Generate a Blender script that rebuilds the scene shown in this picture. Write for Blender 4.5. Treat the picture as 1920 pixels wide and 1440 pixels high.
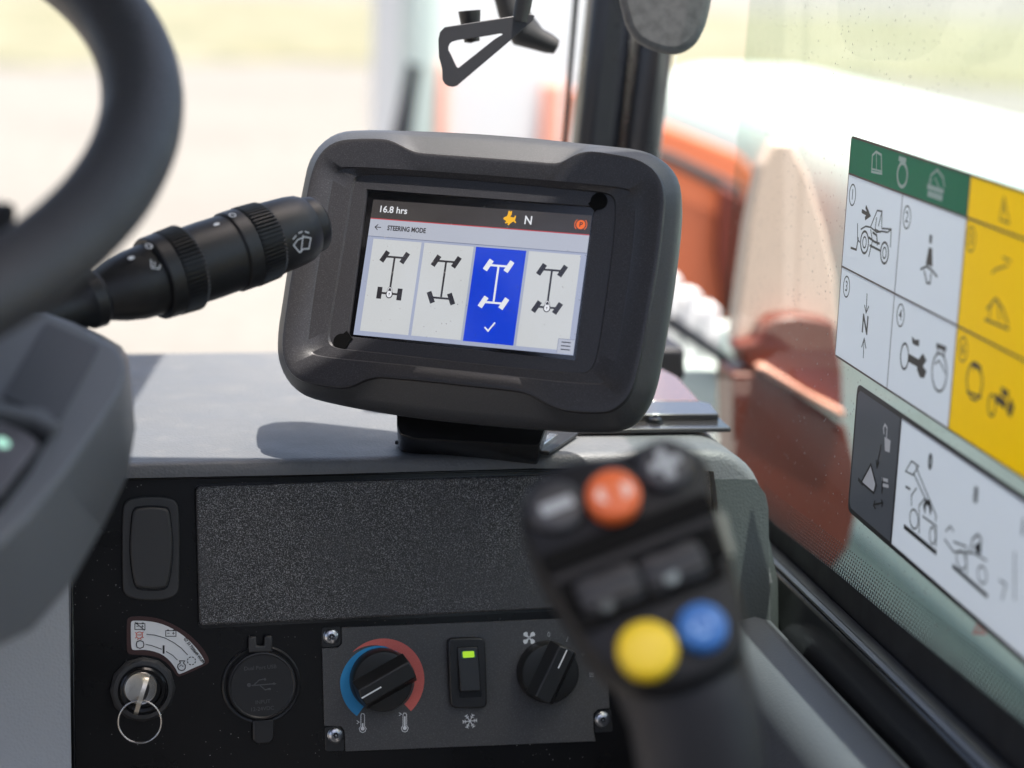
import bpy, bmesh, math, random
from mathutils import Vector, Matrix
from mathutils.geometry import tessellate_polygon
random.seed(7)
for o in list(bpy.data.objects): bpy.data.objects.remove(o)
SC = bpy.context.scene
COL = SC.collection
# ------------------------------------------------------------------ camera, sky, sun, exposure
CZ = 2.2                                     # the eye is 2.2 m over the ground outside the cab
CAM = Vector((0, 0, CZ))
RM = Matrix(((0.98562225, 0.0, -0.16896382), (-0.16467588, 0.22385627, -0.9606093), (0.03782361, 0.97462217, 0.22063773)))
FPX = 70 / 36 * 1920
cd = bpy.data.cameras.new('camera'); cam = bpy.data.objects.new('camera', cd); COL.objects.link(cam)
cam.matrix_world = Matrix.Translation(CAM) @ RM.to_4x4()
cd.lens = 70; cd.sensor_width = 36; cd.clip_start = .05; cd.clip_end = 2000
cd.dof.use_dof = True; cd.dof.focus_distance = 1.335; cd.dof.aperture_fstop = 3.3
SC.camera = cam
EXPO = 1.45
SUN = Vector((.15, -.11, .94)).normalized()
w = bpy.data.worlds.new('World'); SC.world = w; w.use_nodes = True
nt = w.node_tree; sky = nt.nodes.new('ShaderNodeTexSky'); sky.sky_type = 'NISHITA'; sky.sun_disc = False
sky.sun_elevation = math.asin(SUN.z); sky.sun_rotation = math.atan2(SUN.x, SUN.y); sky.dust_density = 5.0; sky.ozone_density = 0; sky.air_density = .65
nt.links.new(sky.outputs[0], nt.nodes['Background'].inputs[0]); nt.nodes['Background'].inputs[1].default_value = .15
sd = bpy.data.lights.new('sun', 'SUN'); sd.energy = 4.0; sd.angle = math.radians(.53); sd.color = (1, .95, .88)
so = bpy.data.objects.new('sun', sd); COL.objects.link(so); so.rotation_euler = SUN.to_track_quat('Z', 'Y').to_euler()
SC.view_settings.view_transform = 'Standard'; SC.view_settings.look = 'None'
SC.view_settings.exposure = EXPO; SC.view_settings.gamma = 1; SC.view_settings.use_curve_mapping = False
SC.cycles.use_denoising = True; SC.cycles.max_bounces = 8; SC.cycles.transparent_max_bounces = 16
SC.cycles.sample_clamp_indirect = 4
# ------------------------------------------------------------------ helpers: space
def V(x, y, z): return Vector((x, y, z + CZ))
def ray(u, v): return RM @ Vector(((u - 960) / FPX, (720 - v) / FPX, -1))
class Pl:
    def __init__(s, O, ex, ey):
        s.O = O; s.ex = ex.normalized(); s.n = s.ex.cross(ey).normalized(); s.ey = s.n.cross(s.ex)
    def px(s, u, v, c=0):
        r = ray(u, v); k = s.n.dot(s.O + s.n * c - CAM) / s.n.dot(r); p = CAM + r * k - s.O
        return (p.dot(s.ex), p.dot(s.ey))
    def pts(s, L, c=0): return [s.px(u, v, c) for u, v in L]
    def w(s, a, b, c=0): return s.O + s.ex * a + s.ey * b + s.n * c
    def mat(s, O=None): 
        m = Matrix((s.ex, s.ey, s.n)).transposed().to_4x4(); m.translation = O if O is not None else s.O; return m
def facing(u, v, depth, tilt=0, roll=0, yaw=0):
    """a plane at a distance, turned so that it faces the driver; tilt leans its top away"""
    r = ray(u, v); O = CAM + r * depth; n = -r.normalized()
    ex = Vector((0, 0, 1)).cross(n).normalized(); ey = n.cross(ex)
    q = Matrix.Rotation(math.radians(yaw), 3, Vector((0, 0, 1))) @ Matrix.Rotation(math.radians(-tilt), 3, ex) @ Matrix.Rotation(math.radians(roll), 3, n)
    return Pl(O, q @ ex, q @ ey)
T = {}
def zoomer(x0, y0, k): return lambda L: [(x0 + x / k, y0 + y / k) for x, y in L]
Z1 = zoomer(500, 220, 2.4); Z2 = zoomer(0, 70, 2.572); Z3 = zoomer(0, 560, 2.667); Z4 = zoomer(120, 1100, 3.692)
Z5 = zoomer(580, 1100, 3.2); Z6 = zoomer(940, 760, 2.36); Z7 = zoomer(1520, 220, 2.667); Z8 = zoomer(1520, 680, 2.087)
ZB = zoomer(740, 60, 3.2); ZK = zoomer(220, 1140, 6.26); ZU = zoomer(400, 1170, 7.2); ZR = zoomer(1380, 900, 3.063); ZP = zoomer(1160, 420, 2.057)
# ------------------------------------------------------------------ helpers: objects
def wm(o):
    return T[o.name_full]
def link(o, m): COL.objects.link(o); T[o.name_full] = m
def thing(name, label, cat, m=None, group=None, kind=None):
    o = bpy.data.objects.new(name, None); o.empty_display_size = .02
    m = m if m is not None else Matrix.Translation(V(0, 1, 0)); o.matrix_world = m; link(o, m)
    o['label'] = label; o['category'] = cat
    if group: o['group'] = group
    return o
def tag(o, label, cat, group=None):
    o['label'] = label; o['category'] = cat
    if group: o['group'] = group
    return o
def struct(o, kind='structure'): o['kind'] = kind; return o
def mk(name, verts, faces, mat, parent=None, smooth=False, bevel=0, seg=2, angle=35, subsurf=0, mats=None, fm=None):
    """verts in world space -> one mesh object, in the frame of its parent"""
    me = bpy.data.meshes.new(name)
    if parent is not None: m = wm(parent)
    else:
        c = sum((Vector(v) for v in verts), Vector()) / len(verts); m = Matrix.Translation(c)
    inv = m.inverted()
    me.from_pydata([inv @ Vector(v) for v in verts], [], faces); me.validate()
    for mm in (mats or [mat]): me.materials.append(mm)
    if fm:
        for p, i in zip(me.polygons, fm): p.material_index = i
    bm = bmesh.new(); bm.from_mesh(me); bmesh.ops.remove_doubles(bm, verts=bm.verts, dist=1e-7)
    bmesh.ops.recalc_face_normals(bm, faces=bm.faces); bm.to_mesh(me); bm.free()
    o = bpy.data.objects.new(name, me)
    if parent is not None: o.parent = parent; link(o, m)
    else: o.matrix_world = m; link(o, m)
    if bevel:
        b = o.modifiers.new('bevel', 'BEVEL'); b.width = bevel; b.segments = seg; b.limit_method = 'ANGLE'; b.angle_limit = math.radians(angle)
        b.harden_normals = False
    if subsurf:
        b = o.modifiers.new('sub', 'SUBSURF'); b.levels = subsurf; b.render_levels = subsurf
    if smooth or bevel:
        for p in me.polygons: p.use_smooth = True
        me.set_sharp_from_angle(angle=math.radians(32 if not smooth else (smooth if smooth is not True else 45)))
    return o
def prism_vf(P, pts, c0, c1, holes=(), ext=None):
    loops = [list(pts)] + [list(h) for h in holes]
    flat = [p for L in loops for p in L]; n = len(flat)
    tri = tessellate_polygon([[Vector((a, b, 0)) for a, b in L] for L in loops])
    vs = [P.w(a, b, c0) for a, b in flat]
    vs += [(P.w(a, b, c1) if ext is None else P.w(a, b, c0) + ext) for a, b in flat]
    fs = []
    if holes:
        fs += [tuple(t) for t in tri] + [tuple(i + n for i in reversed(t)) for t in tri]
    else: fs += [tuple(range(n)), tuple(range(2 * n - 1, n - 1, -1))]
    k = 0
    for L in loops:
        m = len(L)
        for i in range(m): j = (i + 1) % m; fs.append((k + i, k + j, k + j + n, k + i + n))
        k += m
    return vs, fs
def prism(name, P, pts, c0, c1, mat, parent=None, bevel=0, seg=2, holes=(), **kw):
    vs, fs = prism_vf(P, pts, c0, c1, holes)
    return mk(name, vs, fs, mat, parent, bevel=bevel, seg=seg, **kw)
def join(parts):
    V_, F_ = [], []
    for v, f in parts:
        k = len(V_); V_ += v; F_ += [tuple(i + k for i in q) for q in f]
    return V_, F_
def rnd(pts, r, n=6):
    out = []; N = len(pts)
    for i in range(N):
        p = Vector(pts[i]); a = Vector(pts[i - 1]) - p; b = Vector(pts[(i + 1) % N]) - p
        rr = r[i] if isinstance(r, (list, tuple)) else r
        rr = min(rr, a.length * .49, b.length * .49)
        if rr < 1e-9: out.append(tuple(p)); continue
        p0 = p + a.normalized() * rr; p1 = p + b.normalized() * rr
        for k in range(n + 1):
            t = k / n; q = p0 * (1 - t) ** 2 + p * 2 * t * (1 - t) + p1 * t * t; out.append((q.x, q.y))
    return out
def chaikin(pts, it=2):
    for _ in range(it):
        o = []
        for i in range(len(pts)):
            p, q = pts[i], pts[(i + 1) % len(pts)]
            o += [(p[0] * .75 + q[0] * .25, p[1] * .75 + q[1] * .25), (p[0] * .25 + q[0] * .75, p[1] * .25 + q[1] * .75)]
        pts = o
    return pts
def star(pts, c, N=192):
    """resample a closed outline by angle about c"""
    out = []
    for k in range(N):
        a = 2 * math.pi * k / N; dx, dy = math.cos(a), math.sin(a); best = None
        for i in range(len(pts)):
            x1, y1 = pts[i][0] - c[0], pts[i][1] - c[1]; x2, y2 = pts[(i + 1) % len(pts)][0] - c[0], pts[(i + 1) % len(pts)][1] - c[1]
            ex, ey = x2 - x1, y2 - y1; den = dx * ey - dy * ex
            if abs(den) < 1e-14: continue
            t = (x1 * ey - y1 * ex) / den; s = (x1 * dy - y1 * dx) / den
            if t > 0 and -1e-6 <= s <= 1 + 1e-6 and (best is None or t > best): best = t
        best = best or 0; out.append((c[0] + dx * best, c[1] + dy * best))
    return out
def scl(pts, k, c=(0, 0)): return [(c[0] + (a - c[0]) * k, c[1] + (b - c[1]) * k) for a, b in pts]
def ell(c, ra, rb=None, n=48, a0=0, a1=360, rot=0):
    rb = rb or ra; o = []; R_ = math.radians(rot); m = n if a1 - a0 >= 360 else n + 1
    for k in range(m):
        t = math.radians(a0 + (a1 - a0) * k / n); x, y = ra * math.cos(t), rb * math.sin(t)
        o.append((c[0] + x * math.cos(R_) - y * math.sin(R_), c[1] + x * math.sin(R_) + y * math.cos(R_)))
    return o
def loft_vf(rings, cap0=True, cap1=True):
    n = len(rings[0]); vs = [v for r in rings for v in r]; fs = []
    for i in range(len(rings) - 1):
        for j in range(n): k = (j + 1) % n; fs.append((i * n + j, i * n + k, (i + 1) * n + k, (i + 1) * n + j))
    if cap0: fs.append(tuple(range(n)))
    if cap1: fs.append(tuple(range(len(vs) - 1, len(vs) - n - 1, -1)))
    return vs, fs
def loft(name, rings, mat, parent=None, cap0=True, cap1=True, **kw):
    vs, fs = loft_vf(rings, cap0, cap1); return mk(name, vs, fs, mat, parent, **kw)
def lathe_vf(P, c, prof, n=48, knurl=None):
    rings = []
    for i, (r, h) in enumerate(prof):
        ring = []
        for k in range(n):
            rr = r * (knurl(i, k) if knurl else 1); t = 2 * math.pi * k / n
            ring.append(P.w(c[0] + rr * math.cos(t), c[1] + rr * math.sin(t), h))
        rings.append(ring)
    return loft_vf(rings)
def lathe(name, P, c, prof, mat, parent=None, n=48, knurl=None, **kw):
    vs, fs = lathe_vf(P, c, prof, n, knurl); kw.setdefault('smooth', 30); return mk(name, vs, fs, mat, parent, **kw)
def tube_vf(path, r, n=12, closed=False):
    N = len(path); rings = []; up = None
    for i, p in enumerate(path):
        a = path[i - 1] if (i or closed) else p; b = path[(i + 1) % N] if (i < N - 1 or closed) else p
        t = (b - a).normalized()
        if up is None: up = t.orthogonal().normalized()
        up = (up - t * up.dot(t)).normalized(); s = t.cross(up)
        rr = r[i] if isinstance(r, (list, tuple)) else r
        rings.append([p + up * rr * math.cos(2 * math.pi * k / n) + s * rr * math.sin(2 * math.pi * k / n) for k in range(n)])
    if closed: rings.append(rings[0])
    return loft_vf(rings, not closed, not closed)
def ribbon_vf(P, pts, wd, c0, c1, closed=False):
    N = len(pts); L, R = [], []
    for i in range(N):
        p = Vector(pts[i]); a = Vector(pts[i - 1]) if (i or closed) else None; b = Vector(pts[(i + 1) % N]) if (i < N - 1 or closed) else None
        d1 = (p - a).normalized() if a is not None else None; d2 = (b - p).normalized() if b is not None else None
        if d1 is None: d1 = d2
        if d2 is None: d2 = d1
        t = (d1 + d2); t = t.normalized() if t.length > 1e-6 else d2
        nn = Vector((-t.y, t.x)); k = 1 / max(.45, nn.dot(Vector((-d1.y, d1.x))))
        L.append(tuple(p + nn * wd / 2 * k)); R.append(tuple(p - nn * wd / 2 * k))
    vs = []
    for c in (c0, c1): vs += [P.w(a, b, c) for a, b in L] + [P.w(a, b, c) for a, b in R]
    fs = []; M = N if closed else N - 1
    for i in range(M):
        j = (i + 1) % N
        fs += [(i, j, N + j, N + i), (2 * N + i, 3 * N + i, 3 * N + j, 2 * N + j), (i, 2 * N + i, 2 * N + j, j), (N + i, N + j, 3 * N + j, 3 * N + i)]
    if not closed: fs += [(0, N, 3 * N, 2 * N), (N - 1, 3 * N - 1, 4 * N - 1, 2 * N - 1)]
    return vs, fs
class Ink:
    """flat printing on a plane: every stroke sits a hair above the one before"""
    def __init__(s, P, c=0, th=.00004): s.P = P; s.c = c; s.th = th; s.parts = []
    def _n(s): s.c += .000012; return s.c
    def line(s, pts, wd, closed=False): s.parts.append(ribbon_vf(s.P, pts, wd, s._n(), s.c + s.th, closed)); return s
    def fill(s, pts, holes=()): s.parts.append(prism_vf(s.P, pts, s._n(), s.c + s.th, holes)); return s
    def circ(s, c, r, wd, rb=None, n=32): return s.line(ell(c, r, rb, n), wd, True)
    def text(s, st, a, b, size, sx=1, rot=0, bold=0, align='CENTER', spacing=1):
        cu = bpy.data.curves.new('t', 'FONT'); cu.body = st; cu.size = size; cu.align_x = align; cu.align_y = 'CENTER'; cu.offset = bold; cu.space_character = spacing
        cu.resolution_u = 4
        ob = bpy.data.objects.new('t', cu); COL.objects.link(ob)
        dg = bpy.context.evaluated_depsgraph_get(); me = bpy.data.meshes.new_from_object(ob.evaluated_get(dg))
        R_ = math.radians(rot); c = s._n() + s.th; vs = []
        for v in me.vertices:
            x, y = v.co.x * sx, v.co.y; vs.append(s.P.w(a + x * math.cos(R_) - y * math.sin(R_), b + x * math.sin(R_) + y * math.cos(R_), c))
        s.parts.append((vs, [tuple(p.vertices) for p in me.polygons]))
        bpy.data.objects.remove(ob); bpy.data.curves.remove(cu); bpy.data.meshes.remove(me); return s
    def done(s, name, mat, parent):
        v, f = join(s.parts); return mk(name, v, f, mat, parent)
# ------------------------------------------------------------------ helpers: materials
def lin(c): c /= 255; return c / 12.92 if c <= .04045 else ((c + .055) / 1.055) ** 2.4
def rgb(*c): return tuple(lin(x) for x in c) + (1,)
def mat(name, col, rough=.5, metal=0, bump=None, specks=None, mottle=None, spec=.5, coat=0, emit=None, estr=1, roughvar=0):
    m = bpy.data.materials.new(name); m.use_nodes = True; N = m.node_tree.nodes; L = m.node_tree.links; b = N['Principled BSDF']
    c = tuple(col) + (1,) if len(col) == 3 else col
    b.inputs['Base Color'].default_value = c; b.inputs['Roughness'].default_value = rough; b.inputs['Metallic'].default_value = metal
    b.inputs['Specular IOR Level'].default_value = spec; b.inputs['Coat Weight'].default_value = coat; b.inputs['Coat Roughness'].default_value = .1
    tc = N.new('ShaderNodeTexCoord'); src = None
    def noise(scale, detail=3, kind='N'):
        if kind == 'V':
            t = N.new('ShaderNodeTexVoronoi'); t.inputs['Scale'].default_value = scale
        else:
            t = N.new('ShaderNodeTexNoise'); t.inputs['Scale'].default_value = scale; t.inputs['Detail'].default_value = detail
        L.new(tc.outputs['Object'], t.inputs['Vector']); return t
    def ramp(t, lo, hi, out=0):
        r = N.new('ShaderNodeMapRange'); r.inputs[1].default_value = lo; r.inputs[2].default_value = hi; r.clamp = True; L.new(t.outputs[out], r.inputs[0]); return r
    def mix(fac, c2):
        nonlocal src
        x = N.new('ShaderNodeMix'); x.data_type = 'RGBA'; L.new(fac.outputs[0], x.inputs['Factor'])
        if src is None: x.inputs['A'].default_value = c
        else: L.new(src, x.inputs['A'])
        x.inputs['B'].default_value = tuple(c2) + (1,) if len(c2) == 3 else c2
        src = x.outputs['Result']
    if mottle:
        for (sc, lo, hi, c2) in mottle: mix(ramp(noise(sc), lo, hi), c2)
    if specks:
        for sp in specks:
            (sc, rad, prob, c2) = sp
            v = noise(sc, kind='V'); r = ramp(v, rad, rad * .6, 'Distance')
            p = N.new('ShaderNodeSeparateColor'); L.new(v.outputs['Color'], p.inputs[0]); q = ramp(p, 1 - prob, 1 - prob + .01)
            mu = N.new('ShaderNodeMath'); mu.operation = 'MULTIPLY'; L.new(r.outputs[0], mu.inputs[0]); L.new(q.outputs[0], mu.inputs[1])
            cl = ramp(noise(22, 4), .46, .62); m3 = N.new('ShaderNodeMath'); m3.operation = 'MULTIPLY'; L.new(mu.outputs[0], m3.inputs[0]); L.new(cl.outputs[0], m3.inputs[1]); mix(m3, c2)
    if src is not None: L.new(src, b.inputs['Base Color'])
    if roughvar:
        r = ramp(noise(25, 4), .3, .7); r.inputs[3].default_value = rough - roughvar; r.inputs[4].default_value = rough + roughvar; L.new(r.outputs[0], b.inputs['Roughness'])
    if bump:
        kind, sc, st, dist = bump
        t = noise(sc, 2, kind); bp = N.new('ShaderNodeBump'); bp.inputs['Strength'].default_value = st; bp.inputs['Distance'].default_value = dist
        L.new(t.outputs[0], bp.inputs['Height']); L.new(bp.outputs[0], b.inputs['Normal'])
    if emit is not None:
        b.inputs['Emission Color'].default_value = emit; b.inputs['Emission Strength'].default_value = estr
    return m
def lit(name, *c, k=1.0):      # pixels of the lit display: their own light
    return mat(name, (.01, .01, .01), rough=.28, spec=.25, emit=rgb(*c), estr=k / 2 ** EXPO)
DUST = (.32, .31, .3)
M_panel = mat('black satin plastic', (.005, .0047, .005), .30, spec=.3, bump=('N', 900, .08, .0006), specks=[(420, .16, .22, (.36, .35, .34)), (160, .07, .16, (.5, .5, .48))], roughvar=.05)
M_vinyl = mat('grey dash vinyl', (.098, .103, .110), .55, bump=('V', 520, .35, .0007), specks=[(140, .05, .06, (.4, .38, .36)), (60, .02, .1, (.1, .09, .08))], roughvar=.08, mottle=[(5, .35, .75, (.112, .117, .124)), (40, .55, .8, (.13, .131, .131))])
M_vinyl_d = mat('dark lining and dash shade vinyl', (.050, .058, .058), .5, bump=('V', 520, .3, .0006))  # lining colour; on the dash it carries the shade of the corner
M_lid = mat('grained lid plastic', (.016, .016, .017), .42, bump=('N', 1500, .6, .0009), mottle=[(1350, .50, .64, (.27, .27, .275)), (500, .5, .8, (.05, .05, .052)), (9, .5, .75, (.05, .05, .052))])
M_plate = mat('climate plate', (.062, .061, .062), .42, bump=('N', 1400, .25, .0004), mottle=[(1100, .5, .72, (.105, .104, .106))], specks=[(200, .08, .05, DUST)])
M_blk = mat('soft black plastic', (.014, .014, .015), .42, bump=('N', 1500, .15, .0004), specks=[(300, .07, .05, DUST)])
M_blk_g = mat('gloss black plastic', (.008, .008, .009), .22)
M_knob = mat('knob plastic', (.012, .012, .012), .4, bump=('N', 2500, .12, .0003), specks=[(350, .07, .04, DUST)])
M_house = mat('display housing', (.021, .0205, .023), .40, bump=('N', 1200, .25, .0004), mottle=[(1500, .5, .72, (.058, .055, .061))], specks=[(220, .08, .04, DUST)])  # bezel: same plastic as the shell, shade of the face put into the colour
M_shell_lit = mat('display shell skylit', (.040, .042, .045), .42, bump=('N', 1500, .22, .0004), mottle=[(1500, .5, .75, (.07, .07, .077))], specks=[(220, .08, .03, DUST)])  # paler than the bezel: sky light on the top put into the colour
M_house_r = mat('display housing rubber', (.030, .030, .031), .5, bump=('N', 1600, .2, .0004), specks=[(220, .08, .05, DUST)])
M_glass = mat('display cover glass', (.004, .004, .005), .12, specks=[(260, .07, .05, (.25, .25, .25))])
M_white = mat('white print', (.75, .76, .76), .5)
M_grey_pr = mat('light grey print', (.42, .43, .43), .5)
M_ink = mat('black print', (.018, .016, .016), .45)
M_red = mat('orange red print', (.62, .09, .035), .45)
M_pink = mat('warm arc print', (.60, .12, .10), .5, mottle=[(1800, .4, .8, (.68, .17, .14))])
M_blue = mat('cold arc print', (.025, .25, .52), .45, mottle=[(1800, .4, .8, (.03, .29, .58))])
M_chrome = mat('nickel', (.62, .60, .57), .24, 1, bump=('N', 400, .15, .0004))
M_brass = mat('key metal', (.80, .74, .63), .36, 1, bump=('N', 700, .3, .0006))
M_steel = mat('zinc screw', (.50, .52, .55), .28, 1)
M_wheel = mat('wheel foam', (.046, .046, .049), .52, bump=('V', 420, .5, .001), roughvar=.08)
M_pod = mat('column plastic', (.125, .13, .137), .46, bump=('N', 1400, .2, .0004))
M_pod_btn = mat('column switch', (.05, .053, .058), .42)
M_stalk = mat('stalk plastic', (.009, .009, .0095), .45, bump=('N', 1300, .2, .0005), mottle=[(160, .5, .9, (.018, .018, .019))], specks=[(260, .07, .05, DUST)])
M_joy = mat('joystick rubber', (.009, .0088, .0105), .5, spec=.3, bump=('N', 900, .2, .0004))
M_joy_f = mat('joystick face plastic', (.034, .033, .036), .42)
M_joy_g = mat('joystick grip', (.020, .020, .023), .5, spec=.35)
M_or = mat('orange button', (.85, .16, .04), .4); M_ye = mat('yellow button', (.82, .56, .01), .4); M_bl = mat('blue button', (.03, .15, .45), .4)
M_bl2 = mat('pale blue print', (.25, .45, .75), .5); M_or2 = mat('pale orange print', (.95, .60, .48), .5)
M_post = mat('black painted steel', (.014, .016, .021), .3, roughvar=.06)
M_rub = mat('black rubber seal', (.010, .010, .011), .4, specks=[(150, .06, .06, DUST)], roughvar=.1)
M_alu = mat('dull metal edge', (.30, .30, .31), .3, 1)
def sticker(name, c, k=.6):
    m = mat(name, c, .38); N = m.node_tree.nodes; L = m.node_tree.links; t_ = N.new('ShaderNodeBsdfTranslucent'); t_.inputs[0].default_value = tuple(c) + (1,)
    x = N.new('ShaderNodeMixShader'); x.inputs[0].default_value = k; L.new(N['Principled BSDF'].outputs[0], x.inputs[1]); L.new(t_.outputs[0], x.inputs[2]); L.new(x.outputs[0], N['Material Output'].inputs[0]); return m
M_dwhite = sticker('decal white', (.86, .86, .90)); M_dyel = sticker('decal yellow', (1.0, .76, .0))
M_dgrn = sticker('decal green', (.05, .33, .22)); M_dgry = sticker('decal grey', (.15, .165, .185), .2); M_dred = mat('decal border', (.05, .02, .018), .4)
M_dpale = mat('pale green print', (.45, .62, .55), .45)
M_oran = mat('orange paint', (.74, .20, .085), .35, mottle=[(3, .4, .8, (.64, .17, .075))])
M_peach = mat('orange cover reflection wash', (.82, .60, .50), .4, mottle=[(3, .35, .75, (.76, .52, .42))])  # pale wash of the glass reflection put into the colour
M_orange_shade = mat('shaded orange cover', (.15, .026, .013), .4, mottle=[(5, .35, .75, (.09, .018, .010))])  # shade of the lower cover and hood side put into the colour
M_boom = mat('pale painted steel', (.54, .63, .585), .45, mottle=[(2, .35, .75, (.49, .58, .53))])
M_wht = mat('white painted steel', (.78, .78, .77), .45, mottle=[(1, .35, .75, (.72, .73, .73))])
def glassmat(name, tint, dirt):
    m = bpy.data.materials.new(name); m.use_nodes = True; N = m.node_tree.nodes; L = m.node_tree.links; N.remove(N['Principled BSDF'])
    tr = N.new('ShaderNodeBsdfTransparent'); tr.inputs[0].default_value = tint
    gl = N.new('ShaderNodeBsdfGlossy'); gl.inputs['Roughness'].default_value = .02
    fr = N.new('ShaderNodeFresnel'); fr.inputs[0].default_value = 1.2
    mx = N.new('ShaderNodeMixShader'); L.new(fr.outputs[0], mx.inputs[0]); L.new(tr.outputs[0], mx.inputs[1]); L.new(gl.outputs[0], mx.inputs[2])
    ge = N.new('ShaderNodeNewGeometry'); iv = N.new('ShaderNodeMath'); iv.operation = 'SUBTRACT'; iv.inputs[0].default_value = 1; L.new(ge.outputs['Backfacing'], iv.inputs[1])
    fm = N.new('ShaderNodeMath'); fm.operation = 'MULTIPLY'; L.new(fr.outputs[0], fm.inputs[0]); L.new(iv.outputs[0], fm.inputs[1]); L.new(fm.outputs[0], mx.inputs[0])
    out = mx
    if dirt:
        tc = N.new('ShaderNodeTexCoord'); v = N.new('ShaderNodeTexVoronoi'); v.inputs['Scale'].default_value = 170; L.new(tc.outputs['Object'], v.inputs['Vector'])
        mr = N.new('ShaderNodeMapRange'); mr.inputs[1].default_value = .16; mr.inputs[2].default_value = .08; L.new(v.outputs['Distance'], mr.inputs[0])
        sp = N.new('ShaderNodeSeparateColor'); L.new(v.outputs['Color'], sp.inputs[0])
        q = N.new('ShaderNodeMapRange'); q.inputs[1].default_value = .80; q.inputs[2].default_value = .95; L.new(sp.outputs[0], q.inputs[0])
        ns = N.new('ShaderNodeTexNoise'); ns.inputs['Scale'].default_value = 60; ns.inputs['Detail'].default_value = 6; L.new(tc.outputs['Object'], ns.inputs['Vector'])
        nr = N.new('ShaderNodeMapRange'); nr.inputs[1].default_value = .5; nr.inputs[2].default_value = .8; L.new(ns.outputs[0], nr.inputs[0])
        mu = N.new('ShaderNodeMath'); mu.operation = 'MULTIPLY'; L.new(mr.outputs[0], mu.inputs[0]); L.new(q.outputs[0], mu.inputs[1])
        ad = N.new('ShaderNodeMath'); ad.operation = 'MULTIPLY_ADD'; L.new(nr.outputs[0], ad.inputs[0]); ad.inputs[1].default_value = .05; L.new(mu.outputs[0], ad.inputs[2])
        sc = N.new('ShaderNodeMath'); sc.operation = 'MULTIPLY'; sc.inputs[1].default_value = dirt; L.new(ad.outputs[0], sc.inputs[0]); sc.use_clamp = True
        df = N.new('ShaderNodeBsdfDiffuse'); df.inputs[0].default_value = (.55, .52, .5, 1)
        m2 = N.new('ShaderNodeMixShader'); L.new(sc.outputs[0], m2.inputs[0]); L.new(mx.outputs[0], m2.inputs[1]); L.new(df.outputs[0], m2.inputs[2]); out = m2
    L.new(out.outputs[0], N['Material Output'].inputs[0]); return m
M_pane = glassmat('green tinted glass', (.90, .96, .935, 1), .7)
M_wind = glassmat('clear windscreen glass', (.97, .985, .98, 1), 0)

# ================================================================== SETTING OUTSIDE
def ground_sheet(name, x0, x1, y0, y1, z, m):
    o = mk(name, [(x0, y0, z), (x1, y0, z), (x1, y1, z), (x0, y1, z)], [(0, 1, 2, 3)], m); struct(o); return o
M_gravel = mat('pale concrete yard', (.170, .157, .141), .9, mottle=[(.35, .35, .65, (.20, .184, .165)), (5, .4, .7, (.15, .137, .122))])
M_grass = mat('dry verge grass', (.165, .15, .085), .9, mottle=[(.25, .35, .65, (.21, .195, .14)), (1.2, .45, .7, (.10, .105, .06))])
ground_sheet('yard_ground', -400, 400, -60, 900, 0, M_gravel)
vs, fs = [], []
xs = [-90 + i * 2.0 for i in range(120)]
for x in xs: vs += [(x, 31.5 + 1.4 * math.sin(x * .7) + random.random(), .02), (x, 60, .02), (x, 60, .12), (x, 33.0 + 1.2 * math.sin(x * .7), .12)]
for i in range(len(xs) - 1):
    a = i * 4; b = a + 4; fs += [(a, b, b + 3, a + 3), (a + 3, b + 3, b + 2, a + 2)]
struct(mk('grass_verge', vs, fs, M_grass), 'stuff')
PY = lambda y: Pl(V(0, y, 0), Vector((1, 0, 0)), Vector((0, 0, 1)))
def slab(name, y, pxs, depth, m, parent=None, bevel=.01, r=0, fixb=None):
    P = PY(y); pts = P.pts(pxs)
    if fixb is not None: pts = [(a, fixb if b < fixb + .001 or fl else b) for (a, b), fl in zip(pts, [False] * len(pts))]
    if r: pts = rnd(pts, r)
    return prism(name, P, pts, 0, -depth, m, parent, bevel=bevel)
M_salm = mat('faded orange paint', (.74, .34, .25), .5)
# white trailer body with orange uprights, far beyond the windscreen
t = thing('white_trailer', 'white panelled body with orange uprights, blurred beyond the windscreen left of the black pillar', 'vehicle body', Matrix.Translation((.9, 4.2, 0)))
Pw = PY(4.2)
def box_px(name, u0, u1, z0, z1, dc, dep, m, par, y=4.2, bev=.01):
    P = PY(y); a0 = P.px(u0, 200, dc)[0]; a1 = P.px(u1, 200, dc)[0]
    return prism(name, P, [(a0, z0), (a1, z0), (a1, z1), (a0, z1)], dc, dc - dep, m, par, bevel=bev)
box_px('body', 800, 1250, -1.7, .45, 0, 1.2, M_wht, t)
box_px('front_panel', 775, 822, -1.6, .4, .02, .3, M_boom, t)
a = box_px('upright', 822, 842, -1.9, -.27, .03, .03, M_salm, t); box_px('upright', 1018, 1056, -1.9, -.30, .03, .03, M_salm, t)
box_px('chassis', 780, 1250, -1.95, -1.7, .01, 1.2, M_post, t)
for u in (880, 1180):
    a0 = Pw.px(u, 400)[0]; lathe('wheel', Pl(V(a0, 4.2, -1.88), Vector((1, 0, 0)), Vector((0, 0, 1))), (0, 0), [(.05, .1), (.2, .1), (.32, .08), (.32, -.1), (.1, -.1)], M_rub, t, n=32)
t = thing('dark_mast', 'dark leaning mast blurred beside the white trailer', 'mast', Matrix.Translation((.5, 4.0, 0)))
P = PY(4.0); p0 = P.px(738, 330); p1 = P.px(778, 120)
vs, fs = tube_vf([P.w(p0[0] - .24, -2.2), P.w(*p0), P.w(*p1)], [.03, .022, .015]); mk('pole', vs, fs, M_post, t, smooth=60)
box = prism('foot', P, [(p0[0] - .36, -2.2), (p0[0] - .12, -2.2), (p0[0] - .12, -2.14), (p0[0] - .36, -2.14)], .12, -.12, M_post, t, bevel=.01)
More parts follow.
